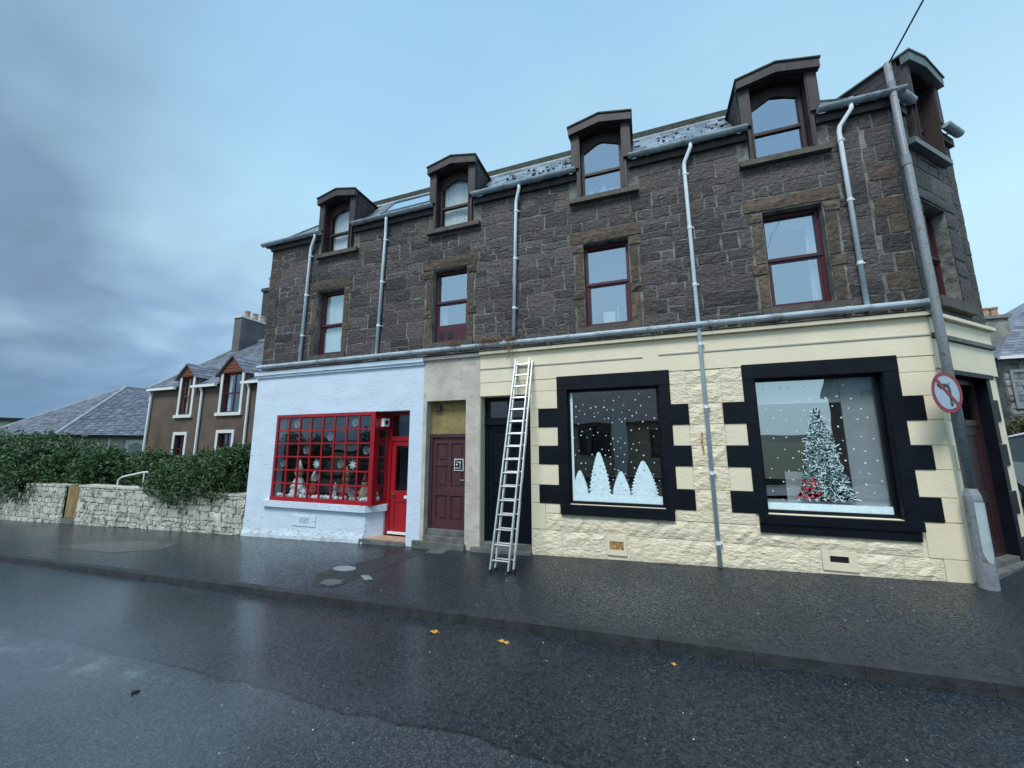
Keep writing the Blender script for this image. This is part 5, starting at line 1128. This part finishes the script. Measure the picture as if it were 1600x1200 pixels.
# wooden gate
gt = thing('garden_gate', 'narrow weathered ochre plank gate in the whitewashed wall', 'gate', (-18.7, .1, HZ(-18.7)))
for k in range(5): MB().box(-19.10 + k * .158, -18.95 + k * .158, .06, .09, -.35, .72).build('plank', m_plank, gt)
for z in (-.15, .5): MB().box(-19.10, -18.33, .091, .13, z, z + .09).build('rail', m_plank, gt)
MB().box(-19.14, -18.31, .02, .4, HZ(-18.7) - .1, -.37).build('doorstep', m_steps, gt)
hr = MB(); hr.tube([(-17.08, .42, -.5), (-17.08, .42, .92), (-16.88, .42, 1.03), (-15.83, .42, 1.20), (-15.5, .42, 1.22)], .026, 8); hr.tube([(-15.7, .42, -.5), (-15.7, .42, 1.2)], .02, 8); hr.build('handrail', m_rail, label='white tubular handrail between the two bushes behind the wall', cat='handrail', at=(-16.3, .42, -.5))
MB().box(-30, -10.3, .37, 3.0, -1.2, -.42).build('garden', m_garden, kind='structure')

# ------------------------------------------------------------------ brown house with gabled dormers
H2 = thing('brown_house', 'brown roughcast house with two gabled dormers beyond the white shop', 'house', (-17, 5, -.7)); HY = 3.0
hx0, hx1 = -21.0, -12.6; hz = 4.62
op = [(-19.02, -18.28, 3.36, 5.0), (-16.40, -15.30, 3.38, 5.0), (-19.05, -18.4, 1.3, 2.5), (-16.35, -15.55, 1.4, 2.55)]
MB().wall(hx0, hx1, -1.2, hz, HY, HY + .3, [o for o in op]).build('front_wall', m_brown, H2)
mb = MB(); ry = 7.2; rz_ = 7.75
mb.add([(hx0, HY + .3, -1.2), (hx0, 11.4, -1.2), (hx0, 11.4, hz), (hx0, ry, rz_), (hx0, HY + .3, hz)], [(0, 1, 2, 3, 4)]); mb.add([(hx1, HY + .3, -1.2), (hx1, 11.4, -1.2), (hx1, 11.4, hz), (hx1, ry, rz_), (hx1, HY + .3, hz)], [(4, 3, 2, 1, 0)]); mb.add([(hx0, 11.4, -1.2), (hx1, 11.4, -1.2), (hx1, 11.4, hz), (hx0, 11.4, hz)], [(0, 1, 2, 3)]); mb.build('gable_wall', m_brown, H2)
mb = MB(); a, b = hx0 - .12, hx1 + .1
def h2(x, t): return (x, HY - .15 + (ry - HY + .15) * t, hz - .08 + (rz_ + .14 - hz) * t)
mb.add([h2(a, .27), h2(b, .27), h2(b, 1), h2(a, 1), (b, 11.6, hz - .08), (a, 11.6, hz - .08)], [(0, 1, 2, 3), (3, 2, 4, 5)])
for p_, q_ in ((a, -19.24), (-18.06, -16.62), (-15.08, b)): mb.add([h2(p_, 0), h2(q_, 0), h2(q_, .27), h2(p_, .27)], [(0, 1, 2, 3)])
mb.build('roof', m_slate2, H2)
def slaterows(F, p0, p1, q0, q1, n, parent, seed, m=m_slate2, lift=.02, per=.35, skip=None):
    """rows of slates between eave edge p0-p1 and top edge q0-q1"""
    q = random.Random(seed); mb = MB(); p0, p1, q0, q1 = map(Vector, (p0, p1, q0, q1)); nr = ((p1 - p0).cross(q0 - p0) if (q0 - p0).length > .01 else (p1 - p0).cross(q1 - p0)).normalized()
    if nr.z < 0: nr = -nr
    for i in range(n):
        t0, t1 = i / n, (i + 1.15) / n; t1 = min(t1, 1)
        a0, b0 = p0.lerp(q0, t0), p1.lerp(q1, t0); a1, b1 = p0.lerp(q0, t1), p1.lerp(q1, t1); w = (b0 - a0).length; k = max(1, int(w / per))
        for j in range(k):
            s0, s1 = j / k + .004, (j + 1) / k - .004; l = lift * q.uniform(.8, 1.3)
            A, B_, C_, D_ = a0.lerp(b0, s0) + nr * l, a0.lerp(b0, s1) + nr * l, a1.lerp(b1, s1) + nr * l * .25, a1.lerp(b1, s0) + nr * l * .25
            if skip and skip((A + C_) / 2, t0): continue
            mb.add([A, B_, C_, D_, A - nr * l, B_ - nr * l], [(0, 1, 2, 3), (4, 5, 1, 0)], q.random())
    return mb.build('roof_slates', m, parent, kind='stuff')
slaterows(MAIN, (a, HY - .15, hz - .08), (b, HY - .15, hz - .08), (a, ry, rz_ + .06), (b, ry, rz_ + .06), 22, H2, 3, skip=lambda p, t: t < .27 and (-19.3 < p.x < -18.0 or -16.7 < p.x < -15.0))
mb = MB(); mb.tube([(hx0 - .15, HY - .15, hz - .02), (hx0 - .15, ry, rz_ + .12)], .07, 6); mb.tube([(hx0 - .1, ry, rz_ + .1), (hx1, ry, rz_ + .1)], .09, 6); mb.build('skew_flashing', m_lead, H2)
for i, (a, b, z0, z1) in enumerate(op):
    w = thing('window', None, None, ((a + b) / 2, HY, z0), parent=H2)
    mw = .13
    fr = MB(); fr.wall(a - mw, b + mw, z0 - .0, z1 + (0 if i < 2 else mw), HY - .03, HY - .001, [(a, b, z0, z1)]); fr.build('white_margin', m_whitetrim, w)
    MB().box(a - mw - .08, b + mw + .08, HY - .09, HY + .1, z0 - .13, z0 - .001).build('sill', m_whitetrim, w)
    f = MB(); f.wall(a, b, z0, z1, HY + .1, HY + .16, [(a + .06, (a + b) / 2 - .025, z0 + .06, (z0 + z1) / 2 - .03), ((a + b) / 2 + .025, b - .06, z0 + .06, (z0 + z1) / 2 - .03), (a + .06, (a + b) / 2 - .025, (z0 + z1) / 2 + .03, z1 - .06), ((a + b) / 2 + .025, b - .06, (z0 + z1) / 2 + .03, z1 - .06)]); f.build('frame', m_maroon2 if i != 0 else m_orange, w)
    MB().box(a + .03, b - .03, HY + .12, HY + .13, z0 + .03, z1 - .03).build('pane', m_glass_lo, w)
    if i < 2:
        for x0, x1 in ((a + .04, a + .24), (b - .24, b - .04)): drape(MAIN, x0, x1, z0 + .05, z1 - .05, HY + .22, m_curtain, w, per=.08)
    MB().box(a - .1, b + .1, HY + .8, HY + .85, z0 - .2, z1 + .1).build('room_wall', m_int, w)
for (a, b) in ((-19.02, -18.28), (-16.40, -15.30)):
    c = (a + b) / 2; hw = (b - a) / 2 + .22; d = thing('dormer', None, None, (c, HY, hz), parent=H2); ap = 5.55 if a < -18 else 5.72; ez = 5.02
    MB().prism([(a - .16, ez), (b + .16, ez), (c, ap - .05)], HY - .04, HY + .05).build('gable_cladding', m_orange, d)
    for k in range(3):
        t = (k + .5) / 4; MB().box(a - .1 + t * .42, b + .1 - t * .42, HY - .055, HY - .041, ez + .05 + k * .13, ez + .15 + k * .13).build('cladding_board', m_orange, d)
    for s in (-1, 1):
        x0, x1 = sorted((c + s * (hw - .08), c + s * hw)); MB().box(x0, x1, HY - .03, HY + .04, 4.62, ez).build('gable_post', m_orange, d)
        mb = MB(); e = c + s * (hw + .14); v = [(e, HY - .14, ez - .1), (c, HY - .14, ap + .04), (c, HY + 1.5, ap + .04), (e, HY + .9, ez - .1)]
        mb.add(v + [(x, y, z - .05) for x, y, z in v], [(0, 1, 2, 3) if s > 0 else (3, 2, 1, 0), (4, 5, 1, 0), (7, 6, 5, 4)]); mb.build('dormer_roof', m_slate2, d)
        slaterows(MAIN, (e, HY - .14, ez - .09), (e, HY + .9, ez - .09), (c, HY - .14, ap + .05), (c, HY + 1.5, ap + .05), 5, d, 4)
        mb = MB(); x = c + s * hw; mb.add([(x, HY + .02, hz), (x, HY + .02, ez), (x, HY + .9, ez)], [(0, 1, 2)]); mb.build('dormer_cheek', m_lead, d)
mb = MB()
for a, b in ((hx0 - .1, -19.2), (-18.1, -16.6), (-15.1, hx1)): mb.box(a, b, HY - .22, HY - .12, hz - .14, hz - .04)
mb.build('gutter', m_rail, H2)
for x in (hx0 + .02, -17.55, -14.75): mb = MB(); mb.tube([(x, HY - .16, hz - .1), (x, HY - .07, hz - .35), (x, HY - .07, .5 if x > hx0 + 1 else -.6)], .05, 8); mb.build('downpipe', m_rail, H2)
mb = MB(); mb.tube([(hx0 - .16, HY + .02, hz - .05), (hx0 - .16, HY + .02, -.6)], .05, 8); mb.build('downpipe', m_rail, H2)
chm = thing('chimney_stack', None, None, (-20.8, 7, 7), parent=H2)
MB().box(-21.0, -20.45, 6.15, 8.25, 5.5, 8.95).build('stack', m_chimney, chm); MB().box(-21.05, -20.40, 6.10, 8.30, 8.951, 9.03).build('cope', m_whitetrim, chm)
for k in range(4): y = 6.62 + k * .46; mb = MB(); mb.lathe([(.13, 9.03), (.12, 9.40), (.15, 9.41), (.15, 9.47), (.10, 9.47)], (-20.72, y, 0), 12); mb.build('chimney_pot', m_pot, chm)
# second chimney of the house behind
CB = thing('rear_house', 'dark stone house behind the brown house with ridged chimney top', 'house', (-24, 17, 0))
mb = MB(); mb.box(-34, -24, 14, 22, -2, 6.5); mb.build('wall', m_stone, CB); mb = MB(); mb.add([(-34, 14, 6.5), (-24, 14, 6.5), (-24, 18, 9.8), (-34, 18, 9.8), (-24, 22, 6.5), (-34, 22, 6.5)], [(0, 1, 2, 3), (3, 2, 4, 5)]); mb.add([(-24.01, 14, 6.5), (-24.01, 22, 6.5), (-24.01, 18, 9.78)], [(0, 1, 2)]); mb.build('roof', m_slate2, CB)
mb = MB(); mb.box(-26.6, -25.9, 11.6, 14.2, 4, 13.4); mb.box(-26.7, -25.8, 11.5, 14.3, 13.41, 13.65); mb.build('chimney', m_stone, CB)
for k in range(4): mb = MB(); mb.lathe([(.22, 13.65), (.2, 14.5), (.24, 14.5), (.24, 14.6)], (-26.25, 11.95 + k * .62, 0), 10); mb.build('chimney_pot', m_greyrend, CB)
# bungalow with pyramid slate roof
BG = thing('hipped_bungalow', 'pale grey bungalow with wide hipped slate roof behind the left hedge', 'bungalow', (-36.9, 9.2, -1.2))
K0 = (-32.1, 4.25); K1 = (-41.7, 4.25); EZ = 2.7; A1 = Vector((-36.9, 9.25, 6.4)); A2 = Vector((-36.9, 12.3, 6.4)); KB = (-32.1, 17.2); KC = (-41.7, 17.2)
mb = MB(); P = [(*K1, EZ), (*K0, EZ), (*KB, EZ), (*KC, EZ), A1, A2]
mb.add(P, [(0, 1, 4), (1, 2, 5, 4), (2, 3, 5), (3, 0, 4, 5)]); mb.build('roof', m_slate2, BG)
slaterows(MAIN, P[0], P[1], A1, A1, 34, BG, 6, lift=.03, per=.38); slaterows(MAIN, P[1], P[2], A1, A2, 34, BG, 7, lift=.03, per=.38)
mb = MB(); mb.tube([P[1], tuple(A1)], .09, 6); mb.tube([P[0], tuple(A1)], .09, 6); mb.tube([tuple(A1), tuple(A2)], .09, 6); mb.build('ridge_tiles', m_lead, BG)
MB().box(-41.3, -32.5, 4.65, 16.8, -1.8, 2.55).build('wall', m_greyrend, BG)
MB().box(-41.6, -32.2, 4.3, 17.1, 2.55, 2.69).build('eaves_board', m_signblack, BG)
w = thing('window', None, None, (-32.5, 9, 1.2), parent=BG); MB().box(-32.499, -32.44, 7.8, 10.4, 1.3, 2.2).build('pane', m_glass_lo, w); mb = MB(); mb.box(-32.499, -32.40, 7.6, 7.79, 1.2, 2.3); mb.box(-32.499, -32.40, 10.41, 10.6, 1.2, 2.3); mb.box(-32.499, -32.38, 7.6, 10.6, 2.21, 2.4); mb.build('frame', m_whitetrim, w)
w = thing('window', None, None, (-36, 4.6, 1.2), parent=BG); MB().box(-35.9, -34.6, 4.60, 4.648, 1.1, 2.1).build('pane', m_glass_lo, w); mb = MB(); mb.wall(-36.05, -34.45, .95, 2.25, 4.56, 4.599, [(-35.9, -34.6, 1.1, 2.1)]); mb.build('frame', m_whitetrim, w)
MB().box(-32.4, -30.6, 9.8, 13, -1.8, 2.2).build('porch', m_greyrend, BG); MB().box(-32.4, -30.3, 9.6, 13.2, 2.21, 2.35).build('porch_roof', m_whitetrim, BG)
mb = MB(); mb.tube([(-32.44, 6.8, 2.5), (-32.44, 6.8, -1)], .06, 8); mb.build('downpipe', m_rail, BG)
FH = thing('distant_house', 'flat roofed house at the far left edge behind the bungalow', 'house', (-98, 22, 0)); MB().box(-108, -93.5, 18, 30, -2, 5.8).build('wall', m_greyrend, FH); MB().box(-109, -92.8, 17.4, 30.5, 5.81, 6.3).build('roof', m_signblack, FH)
for x in (-106, -101, -96.5): MB().box(x, x + 1.6, 17.94, 17.99, 3.2, 4.9).build('window', m_glass_lo, FH)

# ------------------------------------------------------------------ right-hand background
RH = thing('side_street_house', 'grey rubble house with slate roof and clay chimney pots round the corner', 'house', (16, 14, .4))
MB().box(12.3, 24, 11, 18, -.5, 5.1).build('wall', m_grey_stone, RH)
wr = random.Random(2); z = .9
while z < 5.0:
    h = wr.uniform(.22, .34); x = 12.3
    while x < 14.2:
        w = wr.uniform(.25, .6); mb = MB(); stone_mesh(mb, Frame((0, 10.985, 0)), x, x + w, z, min(z + h, 5.08), .03, wr, wr.random()); mb.build('stone', m_grey_stone, RH); x += w
    z += h
C0, C1, C2, C3 = (12.1, 10.8, 5.05), (24.2, 10.8, 5.05), (24.2, 18.2, 5.05), (12.1, 18.2, 5.05); A_, B_2 = (15.8, 14.5, 8.0), (22, 14.5, 8.0)
mb = MB(); mb.add([C0, C1, B_2, A_, C2, C3], [(0, 1, 2, 3), (1, 4, 2), (4, 5, 3, 2), (5, 0, 3)]); mb.build('roof', m_slate2, RH)
slaterows(MAIN, C0, C1, A_, B_2, 22, RH, 9)
mb = MB(); mb.box(12.1, 24.2, 10.68, 10.79, 4.97, 5.07); mb.build('gutter', m_rail, RH); mb = MB(); mb.tube([(13.1, 10.9, 5.0), (13.1, 10.93, .5)], .045, 8); mb.build('downpipe', m_rail, RH)
mb = MB(); mb.box(12.55, 13.5, 12.1, 12.7, 5, 6.8); mb.box(12.47, 13.58, 12.02, 12.78, 6.801, 6.93); mb.build('chimney', m_grey_stone, RH)
for k in range(3): mb = MB(); mb.lathe([(.12, 6.93), (.11, 7.25), (.14, 7.25), (.14, 7.32)], (12.76 + k * .28, 12.4, 0), 10); mb.build('chimney_pot', m_pot, RH)
w = thing('window', None, None, (12.7, 11, 3.4), parent=RH); MB().wall(12.42, 13.0, 3.2, 4.6, 10.90, 10.93, [(12.5, 12.92, 3.3, 4.5)]).build('frame', m_pole, w); MB().box(12.501, 12.919, 10.94, 10.95, 3.301, 4.499).build('pane', m_glass_dk, w)
bush('garden_shrub', 'olive green shrub before the grey house at the right edge', (11.9, 10, .5), [(12.0, 9.9, 2.3, .8, .6, .65), (13.0, 9.9, 2.4, 1., .7, .8), (12.4, 9.9, 1.4, 1.0, .6, .8)], 6000, .06, 12, m_leaf2)
MB().box(10.4, 20, 9.25, 9.5, -.2, 1.3).build('garden_wall', m_grey_stone, label='low grey rubble garden wall behind the parked white car', cat='wall', at=(15, 9.1, 0))
# parked car, mostly out of frame
class TallFrame(Frame):
    def __init__(s, F, k): s.o, s.u, s.d, s.k = F.o, F.u, F.d, k
    def __call__(s, u, d, z): return Frame.__call__(s, u, d, z if z < .56 else .56 + (z - .56) * s.k)
def car(x, y, z, rot, label):
    c = thing('parked_van', label, 'van', (x, y, z)); Fc = Frame((x, y, z), (math.cos(rot), math.sin(rot), 0), (-math.sin(rot), math.cos(rot), 0))
    prof = [(-2.1, .28), (-2.12, .62), (-2.02, .86), (-1.15, .95), (-.55, 1.40), (.75, 1.46), (1.65, 1.38), (2.02, .98), (2.1, .60), (2.08, .28)]
    low = [(-2.1, .28), (-2.12, .62), (-2.02, .86), (-1.15, .93), (1.95, .98), (2.1, .6), (2.08, .28), (1.72, .26), (1.62, .55), (1.3, .68), (.98, .55), (.88, .26), (-.88, .26), (-.98, .55), (-1.3, .68), (-1.62, .55), (-1.72, .26)]
    Fw = Fc; Fc = TallFrame(Fc, 1.72)
    MB(Fc).prism(low[::-1], -.86, .86).build('body', m_carwhite, c)
    mb = MB(Fc); a = [(-1.12, .94), (-.52, 1.38), (.78, 1.45), (1.62, 1.36), (1.93, .98)]; v = [Fc(u, -.80, zz) if k in (0, 4) else Fc(u, -.64, zz) for k, (u, zz) in enumerate(a)] + [Fc(u, .80, zz) if k in (0, 4) else Fc(u, .64, zz) for k, (u, zz) in enumerate(a)]
    mb.add(v, [(0, 1, 2, 3, 4), (9, 8, 7, 6, 5)] + [(i, i + 5, i + 6, i + 1) for i in (0, 3)]); mb.build('windows', m_signblack if False else m_carglass, c)
    mb = MB(Fc); mb.add([v_ for v_ in (Fc(-.54, -.66, 1.385), Fc(.78, -.66, 1.455), Fc(1.64, -.66, 1.37), Fc(-.54, .66, 1.385), Fc(.78, .66, 1.455), Fc(1.64, .66, 1.37), Fc(-.54, -.6, 1.42), Fc(.78, -.6, 1.49), Fc(1.64, -.6, 1.40), Fc(-.54, .6, 1.42), Fc(.78, .6, 1.49), Fc(1.64, .6, 1.40))], [(6, 7, 10, 9), (7, 8, 11, 10), (0, 1, 7, 6), (1, 2, 8, 7), (3, 9, 10, 4), (4, 10, 11, 5), (0, 6, 9, 3), (2, 5, 11, 8)]); mb.build('roof', m_carwhite, c)
    mb = MB(Fc)
    for u in (-.2, .62):
        for s in (-1, 1): mb.add([Fc(u, s * .83, .93), Fc(u + .08, s * .83, .93), Fc(u + .09, s * .665, 1.42), Fc(u + .01, s * .665, 1.42)], [(0, 1, 2, 3)])
    mb.build('pillars', m_carwhite, c)
    for u in (-1.3, 1.3):
        for s in (-1, 1):
            w = thing('wheel', None, None, Fc(u, s * .78, .32), parent=c); mb = MB(Fc); mb.tube([(u, s * .70, .32), (u, s * .88, .32)], .32, 20); mb.build('tyre', m_tyre, w); mb = MB(Fc); mb.tube([(u, s * .85, .32), (u, s * .885, .32)], .2, 16); mb.build('rim', m_chrome, w)
    for s in (-1, 1):
        MB(Fc).box(1.98, 2.10, s * .72 - .12, s * .72 + .12, .72, .92).build('tail_lamp', m_lampred, c); MB(Fc).box(-2.13, -2.0, s * .66 - .15, s * .66 + .15, .64, .80).build('headlight', m_chrome, c)
        MB(Fc).box(-.95, -.8, s * .92 - .06, s * .92 + .06, .92, 1.04).build('wing_mirror', m_carwhite, c)
    MB(Fc).box(-2.16, -2.12, -.26, .26, .4, .51).build('number_plate', m_chip, c)
m_carglass = mat('dark_car_glass', (.02, .025, .03), .08)
car(10.95, 6.75, rz(11) - .1, math.radians(90), 'white van parked in the side street at the right edge')

# ------------------------------------------------------------------ across the street (seen mirrored in the glass)
m_oppslate = mat('dark_matt_slate', (.05, .055, .07), .85, var=.2, vscale=2)
def opp(x0, x1, y, z, h, mw, lab, pier=None, wins=(), dp=8):
    o = thing('opposite_house', lab, 'house', ((x0 + x1) / 2, y, z))
    MB().box(x0, x1, y - dp, y, z, z + h).build('wall', mw, o); zz_ = z + h
    mb = MB(); mb.add([(x0 - .3, y + .4, zz_), (x1 + .3, y + .4, zz_), (x1 + .3, y - dp / 2, zz_ + 3), (x0 - .3, y - dp / 2, zz_ + 3), (x1 + .3, y - dp - .4, zz_), (x0 - .3, y - dp - .4, zz_)], [(3, 2, 1, 0), (5, 4, 2, 3)]); mb.add([(x0, y, zz_), (x0, y - dp, zz_), (x0, y - dp / 2, zz_ + 2.9)], [(0, 1, 2)]); mb.add([(x1, y, zz_), (x1, y - dp, zz_), (x1, y - dp / 2, zz_ + 2.9)], [(2, 1, 0)]); mb.build('roof', m_oppslate, o)
    for a, b, c_, d_ in wins:
        w = thing('window', None, None, ((a + b) / 2, y, c_), parent=o); MB().box(a, b, y + .001, y + .02, c_, d_).build('pane', m_carglass, w); MB().wall(a - .08, b + .08, c_ - .1, d_ + .05, y + .021, y + .05, [(a, b, c_, d_)]).build('frame', m_timber2, w)
    if pier: MB().box(pier[0], pier[1], y + .001, y + .4, z, z + h + 1.2).build('pier', m_greyrend, o)
m_oppwall = mat('buff_harled_wall', (.28, .23, .17), .9, var=.1)
opp(-13, 2.6, -14.5, -.6, 3.75, m_oppwall, 'buff harled house with slate roof behind the camera, mirrored in the display window', (-1.75, -1.0), ((-3.6, -2.9, 1.5, 2.9), (-2.8, -2.0, 1.5, 2.9), (.3, 1.1, 1.4, 2.7), (-9, -7.8, 1.2, 2.6), (-11.6, -10.6, 1.2, 2.6)))
opp(9.9, 18, -15, 0, 4.6, m_brown, 'brown house with steep roof across the street at the right', None, ((10.6, 11.4, 1.3, 2.7), (13, 14, 1.3, 2.7)), 3)
for i, (x, y, h, s) in enumerate(((-17.5, -15.5, 2.2, 31), (-20.6, -16.5, 2.9, 32), (-24.2, -15, 2.4, 33), (-28, -16, 2.7, 34))):
    bush('opposite_shrub', ('round dark shrub nearest the buff house across the street', 'tallest dark shrub across the street', 'wide dark shrub across the street beside the tallest one', 'dark shrub farthest left across the street')[i], (x, y, -.9), [(x, y, .3, 1.5, 1.1, h * .55), (x + .5, y, h * .75 - .4, 1.1, .9, h * .5)], 2500, .12, s)
def hill(name, cx, cy, rx, ry, h, lab, base=-2):
    mb = MB(); n = 28; v = []; q = 8
    for j in range(q + 1):
        t = j / q
        for i in range(n): a = 2 * PI * i / n; k = (1 - t) * (1 + .12 * math.sin(3 * a + cx) * (1 - t)); v.append((cx + rx * k * math.cos(a), cy + ry * k * math.sin(a), base + h * (1 - (1 - t) ** 2) * (1 + .08 * math.sin(5 * a))))
    mb.add(v, [(j * n + i, j * n + (i + 1) % n, (j + 1) * n + (i + 1) % n, (j + 1) * n + i) for j in range(q) for i in range(n)] + [tuple(range(q * n, q * n + n))]); mb.build(name, m_hill, kind='structure', label=lab, smooth=True)
hill('hill', 160, -620, 420, 120, 13, 'low dark moor ridge across the bay'); hill('hill', -500, -700, 380, 120, 13, 'low dark ridge behind the camera'); hill('hill', -1500, 500, 600, 200, 14, 'faint low land at the far left')
mb = MB(); mb.add([(-900, -480, -1.0), (900, -480, -1.0), (900, -120, -1.0), (-900, -120, -1.0)], [(0, 1, 2, 3)]); mb.build('water', m_sea, kind='structure', label='grey bay water beyond the opposite houses')
